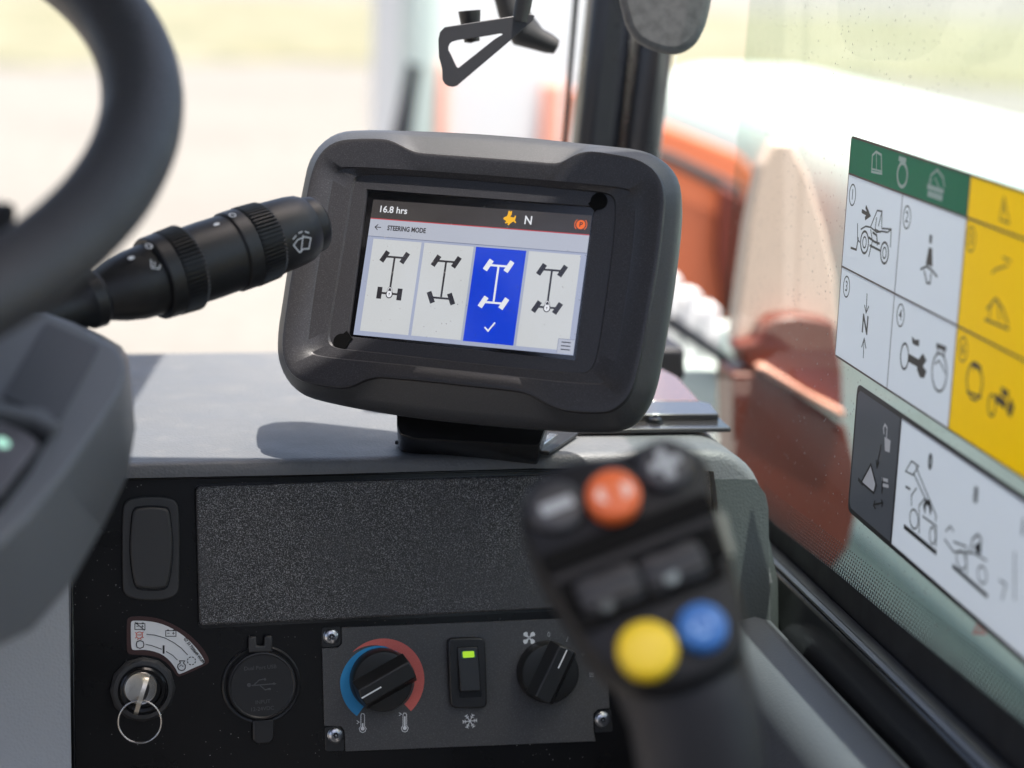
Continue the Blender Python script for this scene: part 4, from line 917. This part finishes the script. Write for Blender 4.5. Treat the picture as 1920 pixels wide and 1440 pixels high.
rg = [[PJ.w(a, b, .0) for a, b in scl(h0, .90, cj)], [PJ.w(a, b, -.0015) for a, b in scl(h0, .96, cj)], [PJ.w(a, b, -.006) for a, b in scl(h0, .992, cj)], [PJ.w(a, b, -.012) for a, b in h0], [PJ.w(a, b, -.030) for a, b in scl(h0, .96, cj)], [PJ.w(a, b, -.045) for a, b in scl(h0, .80, cj)], [PJ.w(a, b, -.052) for a, b in scl(h0, .45, cj)]]
loft('head', rg, M_joy, t, smooth=55)
# grip going down
gp = []
for (uc, vc, wpx, dp, dth) in ((1225, 1150, 150, -.026, .030), (1258, 1230, 146, -.030, .034), (1284, 1300, 136, -.034, .036), (1304, 1366, 128, -.040, .036), (1316, 1450, 124, -.050, .036), (1322, 1560, 130, -.065, .038), (1326, 1700, 120, -.085, .036)):
    c = PJ.px(uc, vc, dp); W_ = wpx * JD * .98 / FPX
    gp.append([PJ.w(c[0] + W_ * math.copysign(abs(math.cos(b)) ** .85, math.cos(b)), c[1], dp + dth * .75 * math.copysign(abs(math.sin(b)) ** .85, math.sin(b))) for b in [2 * math.pi * j / 40 for j in range(40)]])
loft('grip', gp, M_joy_g, t, smooth=60)
def disc(name, u, v, rp, c0, h, m, par, dome=.3, n=40):
    c = PJ.px(u, v, c0 + h); R_ = rp * JD / FPX
    return lathe(name, PJ, c, [(R_, c0), (R_, c0 + h * .7), (R_ * .95, c0 + h * .92), (R_ * .82, c0 + h), (R_ * .3, c0 + h * (1 + dome * .2)), (R_ * .02, c0 + h * (1 + dome * .2))], m, par, n=n, smooth=50)
def jbar(name, cu, cv, L_, W_, ang, c0, c1, m, par, r=.0015, bev=.0008):
    c = PJ.px(cu, cv, c1); a = math.radians(ang); pts = []
    for sx, sy in ((-1, -1), (1, -1), (1, 1), (-1, 1)):
        x, y = sx * L_ / FPX / 2 * JD, sy * W_ / FPX / 2 * JD; pts.append((c[0] + x * math.cos(a) - y * math.sin(a), c[1] + x * math.sin(a) + y * math.cos(a)))
    return prism(name, PJ, rnd(pts, r), c0, c1, m, par, bevel=bev)
deg = math.degrees(rr_)
b1 = disc('button', 1042, 946, 55, -.002, .007, M_joy_f, t); b1['label'] = 'black minus button'
jbar('minus_sign', 1044, 947, 66, 24, deg, .0052, .0056, M_grey_pr, b1)
b2 = disc('button', 1247, 868, 55, -.002, .007, M_joy_f, t); b2['label'] = 'black plus button'
jbar('plus_sign', 1247, 868, 62, 20, deg, .0052, .0056, M_grey_pr, b2); jbar('plus_sign', 1247, 868, 20, 66, deg, .0052, .0058, M_grey_pr, b2)
disc('button_socket', 1150, 923, 58, -.001, .003, M_joy_f, t)
b3 = disc('button', 1150, 923, 52, .001, .009, M_or, t); b3['label'] = 'orange button'
for dx in (-17, 20): 
    c = PJ.px(1150 + dx, 923 - dx * .25, .0104); lathe('pale_print', PJ, c, [(.0040, .0101), (.0040, .0104), (.001, .0105)], M_or2, b3, n=20)
# channel with the two thumb rollers
M_groove = mat('joystick groove', (.003, .003, .003), .6, spec=.1)
jbar('groove', 1178, 1000, 345, 46, deg, -.001, .0022, M_groove, t, .003)
jbar('ridge', 1188, 1030, 330, 24, deg, .0, .0048, M_joy, t, .003, .002)
jbar('groove', 1206, 1068, 320, 70, deg, -.001, .0026, M_groove, t, .004)
def roller(u, v, L_, lab):
    c = PJ.px(u, v, .006); a = math.radians(deg); exr = PJ.ex * math.cos(a) + PJ.ey * math.sin(a); P = Pl(PJ.w(c[0], c[1], .001), PJ.n.cross(exr), PJ.n); 
    P2_ = Pl(PJ.w(c[0], c[1], .0), PJ.n, -exr.cross(PJ.n) if False else PJ.n.cross(exr)); hl = L_ / FPX / 2
    # axis along exr
    Pa = Pl(PJ.w(c[0], c[1], .0), PJ.n.cross(exr), PJ.n); Pa.n = exr; Pa.ex = PJ.n.cross(exr).normalized(); Pa.ey = PJ.n
    o = lathe('roller', Pa, (0, 0), [(.004, -hl), (.0085, -hl * .96), (.0098, -hl * .6), (.0088, 0), (.0098, hl * .6), (.0085, hl * .96), (.004, hl)], M_joy_f, t, n=60, knurl=lambda i, k_: 1.0 if (k_ % 5) else .93, smooth=25); o['label'] = lab; return o
o = roller(1142, 1100, 110, 'left thumb roller'); o2 = roller(1262, 1058, 110, 'right thumb roller')
disc('roller_mark', 1258, 1080, 15, .0065, .0012, mat('dim grey print', (.22, .25, .25), .5), o2); disc('roller_mark', 1137, 1134, 14, .0055, .0012, mat('dimmer print', (.07, .08, .08), .5), o)
jbar('groove', 1222, 1118, 300, 34, deg, -.001, .0024, M_groove, t, .004)
b4 = disc('button', 1214, 1213, 56, -.002, .0085, M_ye, t); b4['label'] = 'yellow button'
b5 = disc('button', 1317, 1171, 47, -.002, .0085, M_bl, t); b5['label'] = 'blue button'
for dx, dy in ((-12, 4), (10, -6), (2, 12)): c = PJ.px(1317 + dx, 1171 + dy, .0070); lathe('pale_print', PJ, c, [(.0026, .0066), (.0026, .0069), (.001, .0070)], M_bl2, b5, n=16)
M_side_glint = mat('pale side highlight', (.26, .27, .22), .5)
prism('side_highlight', PJ, rnd(PJ.pts([(1338, 955), (1358, 962), (1378, 1040), (1360, 1046)], -.004), .001), -.012, -.003, M_side_glint, t, bevel=.001)  # yellowish highlight on the grip side, modelled as a pale strip

# ================================================================== WINDOW DECALS
def SP(L, z=Z7): return PS.pts(z(L), .0008)
t = thing('checklist_decal', 'white, green and yellow sticker with numbered pictograms, upper one on the side window', 'sticker', PS.mat(V(XP - .001, 1.1, -.2)))
CH = [(1.2800, 1.0745, -.1250, -.1482), (1.2800, 1.1785, -.1495, -.2114), (1.1773, 1.0745, -.1495, -.2114), (1.2800, 1.1785, -.2126, -.2731), (1.1773, 1.0745, -.2126, -.2731), (1.0730, .802, -.1250, -.1482), (1.0730, .938, -.1495, -.2114), (1.0730, .938, -.2126, -.2731), (.936, .802, -.1495, -.2114), (.936, .802, -.2126, -.2731)]
prism('outline', PS, rnd([(-1.2815, -.1235), (-.80, -.1235), (-.80, -.2745), (-1.2815, -.2745)], .004), .0002, .0005, M_dred, t, holes=[[(-a, c), (-b, c), (-b, d), (-a, d)] for a, b, c, d in CH])
def cell(name, y0, y1, z0, z1, m, r=0): 
    p = [(-y0, z0), (-y1, z0), (-y1, z1), (-y0, z1)]; prism(name, PS, rnd(p, r) if r else p, .0004, .0006, m, t)
cell('green_header', 1.2800, 1.0745, -.1250, -.1482, M_dgrn); cell('cell', 1.2800, 1.1785, -.1495, -.2114, M_dwhite); cell('cell', 1.1773, 1.0745, -.1495, -.2114, M_dwhite)
cell('cell', 1.2800, 1.1785, -.2126, -.2731, M_dwhite); cell('cell', 1.1773, 1.0745, -.2126, -.2731, M_dwhite)
cell('yellow_header', 1.0730, .802, -.1250, -.1482, M_dyel); cell('yellow_cell', 1.0730, .938, -.1495, -.2114, M_dyel); cell('yellow_cell', 1.0730, .938, -.2126, -.2731, M_dyel)
cell('yellow_cell', .936, .802, -.1495, -.2114, M_dyel); cell('yellow_cell', .936, .802, -.2126, -.2731, M_dyel)
k = Ink(PS, .00062)
for (x, y, s) in ((208, 388, '1'), (480, 500, '2'), (178, 847, '3'), (448, 990, '4')):
    k = Ink(PS, .00062); c = SP([(x, y)])[0]; k.circ(c, .0062, .0010, .0070, n=24).text(s, c[0], c[1], .0100, bold=.0001); k.done('cell_number', M_ink, t)
for (x, y, s) in ((800, 610, '5'), (760, 1160, '6')):
    k = Ink(PS, .00062); c = SP([(x, y)])[0]; k.circ(c, .0062, .0010, .0070, n=24).text(s, c[0], c[1], .0100, bold=.0001); k.done('cell_number', M_ink, t)
W1, W2 = .0011, .0015
k = Ink(PS, .00062)
def ci_(x, y, rx, ry, wd, z=Z7): 
    c = PS.pts(z([(x, y)]), .0008)[0]; e = PS.pts(z([(x + rx, y)]), .0008)[0]; g = PS.pts(z([(x, y + ry)]), .0008)[0]; k.line(ell(c, abs(e[0] - c[0]), abs(g[1] - c[1]), 28), wd, True)
ci_(268, 625, 20, 56, W2); ci_(268, 625, 9, 28, W1); ci_(368, 678, 20, 54, W2); ci_(368, 678, 9, 28, W1)
k.line(SP([(300, 545), (318, 500), (332, 466), (356, 470), (354, 550)]), W1).line(SP([(354, 555), (402, 560), (398, 650)]), W1).line(SP([(356, 470), (338, 545)]), W1).line(SP([(250, 560), (275, 545), (300, 550), (330, 575), (355, 570), (385, 575), (402, 560)]), W1)
k.line(SP([(234, 530), (234, 610), (245, 625)]), W1).line(SP([(200, 652), (228, 662), (238, 600)]), W2).line(SP([(290, 600), (318, 622), (345, 632)]), W2).line(SP([(300, 560), (308, 620), (290, 698)]), W1).line(SP([(295, 640), (350, 668)]), W2)
k.line(SP([(330, 500), (322, 560), (350, 575)]), W1).line(SP([(310, 575), (330, 590), (334, 640)]), W2)
k.line(SP([(256, 468), (290, 488)]), .0026).line(SP([(276, 446), (294, 490), (272, 506)]), .0026)
k.done('vehicle_pictogram', M_ink, t); k = Ink(PS, .00062)
k.fill(SP([(590, 650), (606, 655), (608, 748), (574, 735)])).fill(SP([(594, 585), (606, 590), (604, 632), (592, 628)])).line(SP([(548, 760), (580, 745), (605, 765), (632, 798)]), W2).line(SP([(566, 765), (580, 828), (596, 830), (602, 775)]), W2)
k.done('belt_pictogram', M_ink, t); k = Ink(PS, .00062)
c = SP([(271, 1040)])[0]; k.text('N', c[0], c[1], .0170, sx=.92, bold=.0005)
k.line(SP([(281, 880), (277, 970)]), W1).line(SP([(268, 938), (276, 978), (290, 944)]), W1).line(SP([(262, 1204), (266, 1110)]), W1).line(SP([(254, 1150), (267, 1106), (276, 1156)]), W1)
k.done('neutral_pictogram', M_ink, t); k = Ink(PS, .00062)
ci_(468, 1195, 20, 66, W2); k.line(SP([(485, 1200), (540, 1232)]), .0050).fill(SP([(536, 1215), (560, 1180), (578, 1215), (560, 1245), (578, 1270), (566, 1305), (545, 1300), (530, 1260)])).fill(SP([(505, 1095), (520, 1112), (542, 1112), (540, 1145), (522, 1140), (508, 1130)]))
k.done('key_pictogram', M_ink, t); k = Ink(PS, .00062)
ci_(642, 1275, 38, 98, W2); k.line(SP([(628, 1140), (676, 1160)]), .0030).line(SP([(636, 1150), (632, 1185)]), W2).line(SP([(664, 1160), (668, 1195)]), W2).line(SP([(620, 1235), (640, 1215), (660, 1250), (672, 1280)]), W1)
k.done('engine_pictogram', M_ink, t); k = Ink(PS, .00062)
ci_(818, 1320, 40, 95, W2); k.line(SP([(806, 1232), (850, 1256)]), .0030).line(SP([(780, 1372), (852, 1400)]), W2).line(SP([(815, 1240), (812, 1270)]), W1).line(SP([(842, 1255), (846, 1285)]), W1)
k.done('engine_pictogram', M_ink, t); k = Ink(PS, .00062)
k.line(SP([(925, 1400), (975, 1440)]), .0050).fill(SP([(950, 1345), (990, 1370), (985, 1405), (955, 1390)])).fill(SP([(985, 1440), (1000, 1400), (1015, 1450), (1000, 1500), (980, 1480)])); ci_(905, 1440, 18, 55, W2)
k.done('key_pictogram', M_ink, t); k = Ink(PS, .00062)
k.line(SP([(965, 400), (945, 510), (990, 530)]), W1, True).line(SP([(966, 430), (966, 480)]), W1)
k.done('warning_pictogram', M_ink, t); k = Ink(PS, .00062)
k.line(SP([(880, 960), (925, 905), (960, 960), (985, 1040)]), W2).line(SP([(870, 1010), (990, 1060)]), W2).line(SP([(900, 940), (890, 1010)]), W1).line(SP([(935, 930), (945, 1020)]), W1).line(SP([(905, 780), (925, 760), (985, 740)]), W1).line(SP([(960, 700), (1000, 720)]), W1)
k.done('worker_pictogram', M_ink, t)
k = Ink(PS, .00062)
k.line(SP([(304, 272), (308, 190), (326, 172), (352, 188), (354, 282)]), W2, True).line(SP([(328, 176), (328, 262)]), W1).line(SP([(306, 258), (354, 270)]), W1)
k.done('book_pictogram', M_dpale, t); k = Ink(PS, .00062)
ci_(457, 288, 25, 60, .0022); k.line(SP([(440, 205), (476, 216)]), .0030).line(SP([(448, 212), (446, 240)]), W1).line(SP([(470, 222), (470, 250)]), W1)
k.done('engine_pictogram', M_dpale, t); k = Ink(PS, .00062)
k.line(SP([(590, 335), (600, 290), (632, 262), (660, 300), (668, 350)]), W2).line(SP([(582, 345), (664, 372)]), .0030).line(SP([(584, 380), (658, 405)]), .0036).line(SP([(620, 300), (640, 350)]), W1).line(SP([(605, 305), (598, 345)]), W1)
k.done('helmet_pictogram', M_dpale, t)
t = thing('lock_decal', 'grey and white sticker with padlock and loader pictograms, lower one on the side window', 'sticker', PS.mat(V(XP - .001, 1.0, -.33)))
prism('outline', PS, rnd([(-1.2325, -.2825), (-.80, -.2825), (-.80, -.3705), (-1.2325, -.3705)], .007), .0002, .0005, M_ink, t, holes=[[(-1.2285, -.2870), (-1.1510, -.2870), (-1.1510, -.3660), (-1.2285, -.3660)], [(-1.1475, -.2860), (-.802, -.2860), (-.802, -.3670), (-1.1475, -.3670)]])
prism('grey_field', PS, rnd([(-1.2295, -.2860), (-1.1505, -.2860), (-1.1505, -.3670), (-1.2295, -.3670)], [.006, .0005, .0005, .006]), .0004, .0006, M_dgry, t)
prism('white_field', PS, [(-1.1480, -.2855), (-.80, -.2855), (-.80, -.3675), (-1.1480, -.3675)], .0004, .0006, M_dwhite, t)
def S8(L): return PS.pts(Z8(L), .0008)
k = Ink(PS, .00062); k.fill(S8([(288, 290), (312, 305), (308, 352), (290, 345)])).line(S8([(296, 295), (298, 255), (290, 242), (284, 255), (286, 280)]), .0016).fill(S8([(235, 402), (200, 468), (246, 505), (252, 470)])).line(S8([(278, 455), (302, 462)]), .0022).line(S8([(280, 478), (304, 484)]), .0022)
k.done('white_symbols', M_white, t)
k = Ink(PS, .0008); k.line(S8([(235, 398), (198, 468), (246, 510), (256, 480)]), .0016, True).line(S8([(186, 456), (204, 476)]), .0024).line(S8([(276, 320), (260, 400)]), .0012).line(S8([(256, 380), (259, 410), (268, 388)]), .0012).line(S8([(282, 450), (278, 512)]), .0014).line(S8([(246, 556), (282, 548)]), .0012).line(S8([(252, 540), (246, 558), (254, 572)]), .0012).line(S8([(276, 536), (282, 549), (278, 564)]), .0012)
k.done('bucket_symbols', M_ink, t); k = Ink(PS, .0008)
c = S8([(468, 390)])[0]; k.text('0', c[0], c[1], .0125, sx=.9, bold=.0008); c = S8([(646, 520)])[0]; k.text('8', c[0], c[1], .0125, sx=.9, bold=.0005); c = S8([(832, 645)])[0]; k.text('I', c[0], c[1], .0125, bold=.0005)
k.done('position_numbers', M_ink, t); k = Ink(PS, .0008)
k.fill(S8([(448, 595), (440, 560), (450, 532), (466, 540), (474, 575), (468, 600), (462, 560), (452, 556)])).line(S8([(365, 640), (492, 745)]), .0030).line(S8([(555, 795), (692, 915)]), .0026)
k.line(S8([(438, 600), (492, 640), (490, 720)]), W1).line(S8([(395, 385), (372, 425), (402, 440), (422, 405), (395, 385)]), W1).line(S8([(412, 405), (450, 500), (492, 600), (488, 622)]), W1).line(S8([(402, 430), (462, 560)]), W1)
k.line(S8([(372, 485), (390, 495)]), W2).line(S8([(415, 490), (395, 520), (395, 560)]), W1).line(S8([(425, 670), (425, 560), (448, 530)]), W1)
def ci8(x, y, rx, ry, wd): ci_(x, y, rx, ry, wd, Z8)
ci8(405, 612, 17, 38, W1); ci8(478, 676, 12, 34, W1); ci8(590, 772, 20, 36, W1); ci8(672, 830, 18, 34, W1)
k.line(S8([(625, 745), (635, 690), (655, 672), (668, 690), (664, 745)]), W2).fill(S8([(640, 720), (662, 700), (668, 745), (655, 752)])).line(S8([(525, 690), (560, 740), (640, 745), (690, 775)]), W1).line(S8([(530, 660), (548, 640), (560, 660)]), W1).line(S8([(560, 700), (610, 720), (612, 830)]), W1).line(S8([(740, 850), (765, 868), (750, 930)]), W1).line(S8([(800, 740), (800, 930)]), W1)
k.done('black_pictograms', M_ink, t)
t = thing('hazard_mark', 'small red triangle mark on the side glass below the lower sticker', 'mark', PS.mat(V(XP - .001, .95, -.38)))
M_hr = mat('red translucent print', (.55, .10, .09), .4)
k = Ink(PS, .0003); k.line(S8([(652, 1015), (632, 1060), (682, 1062)]), .0012, True); k.line(S8([(654, 1030), (644, 1052), (670, 1054)]), .0008, True); k.done('triangle', M_hr, t)

# ================================================================== HANGING PARTS AT THE TOP OF THE WINDSCREEN
Pt = facing(880, 100, 1.40, 0)
t = thing('hanging_bracket', 'dark grey flat triangular loop bracket hanging in at the top left of the pillar', 'bracket', Pt.mat())
def pb(L): return Pt.pts(ZB(L))
out_ = pb([(300, -30), (272, 0), (262, 45), (266, 150), (278, 195), (285, 225), (287, 285), (300, 310), (322, 325), (350, 330), (375, 322), (400, 300), (560, 165), (705, 42), (830, -70), (840, -100), (800, -110)])
hol = pb([(322, 90), (330, 70), (345, 58), (380, 48), (440, 40), (560, 22), (640, 8), (650, 14), (600, 42), (395, 205), (382, 214), (372, 208), (335, 130), (323, 108)])
prism('loop', Pt, out_, -.006, 0, mat('bracket plastic', (.045, .045, .05), .45, bump=('N', 1500, .2, .0004)), t, bevel=.0012, holes=[hol[::-1]])
vs, fs = tube_vf([Pt.w(*Pt.px(975, 40, -.003), -.003), Pt.w(*Pt.px(990, -40, -.003), -.003), V(.26, 1.42, .36)], .006, 16); mk('stem', vs, fs, M_blk, t, smooth=60)
vs, fs = tube_vf([Pt.w(*Pt.px(880, 20, -.02), -.02), Pt.w(*Pt.px(885, 78, -.02), -.02), Pt.w(*Pt.px(886, 80, -.02), -.02)], [.008, .0055, .001], 20); mk('pin', vs, fs, M_blk, t, smooth=60)
Pt2 = facing(1010, 80, 1.50, 0)
t = thing('mirror_knob', 'rounded dark knob hanging in beside the triangular bracket', 'knob', Pt2.mat())
L_ = [(940, -60), (955, 10), (985, 62), (1010, 76), (1038, 84), (1052, 84)]
vs, fs = tube_vf([Pt2.w(*Pt2.px(u, v)) for u, v in [(930, -80), (960, 20), (985, 62), (1010, 74), (1030, 82), (1044, 88), (1046, 89)]], [.009, .011, .0125, .0085, .0075, .0055, .001], 24); mk('arm', vs, fs, M_house_r, t, smooth=60)
Pt3 = facing(1250, 60, 1.45, 0)
t = thing('rounded_visor', 'grey rounded underside of a fitting at the top of the pillar', 'fitting', Pt3.mat())
ol = chaikin(Pt3.pts([(1150, -80), (1165, 30), (1185, 74), (1215, 92), (1245, 102), (1272, 103), (1295, 92), (1312, 74), (1330, 30), (1345, -80)]), 2)
prism('shell', Pt3, ol, -.06, 0, mat('grey fitting plastic', (.15, .15, .15), .5, mottle=[(120, .4, .7, (.10, .10, .10))]), t, bevel=.006, seg=4)
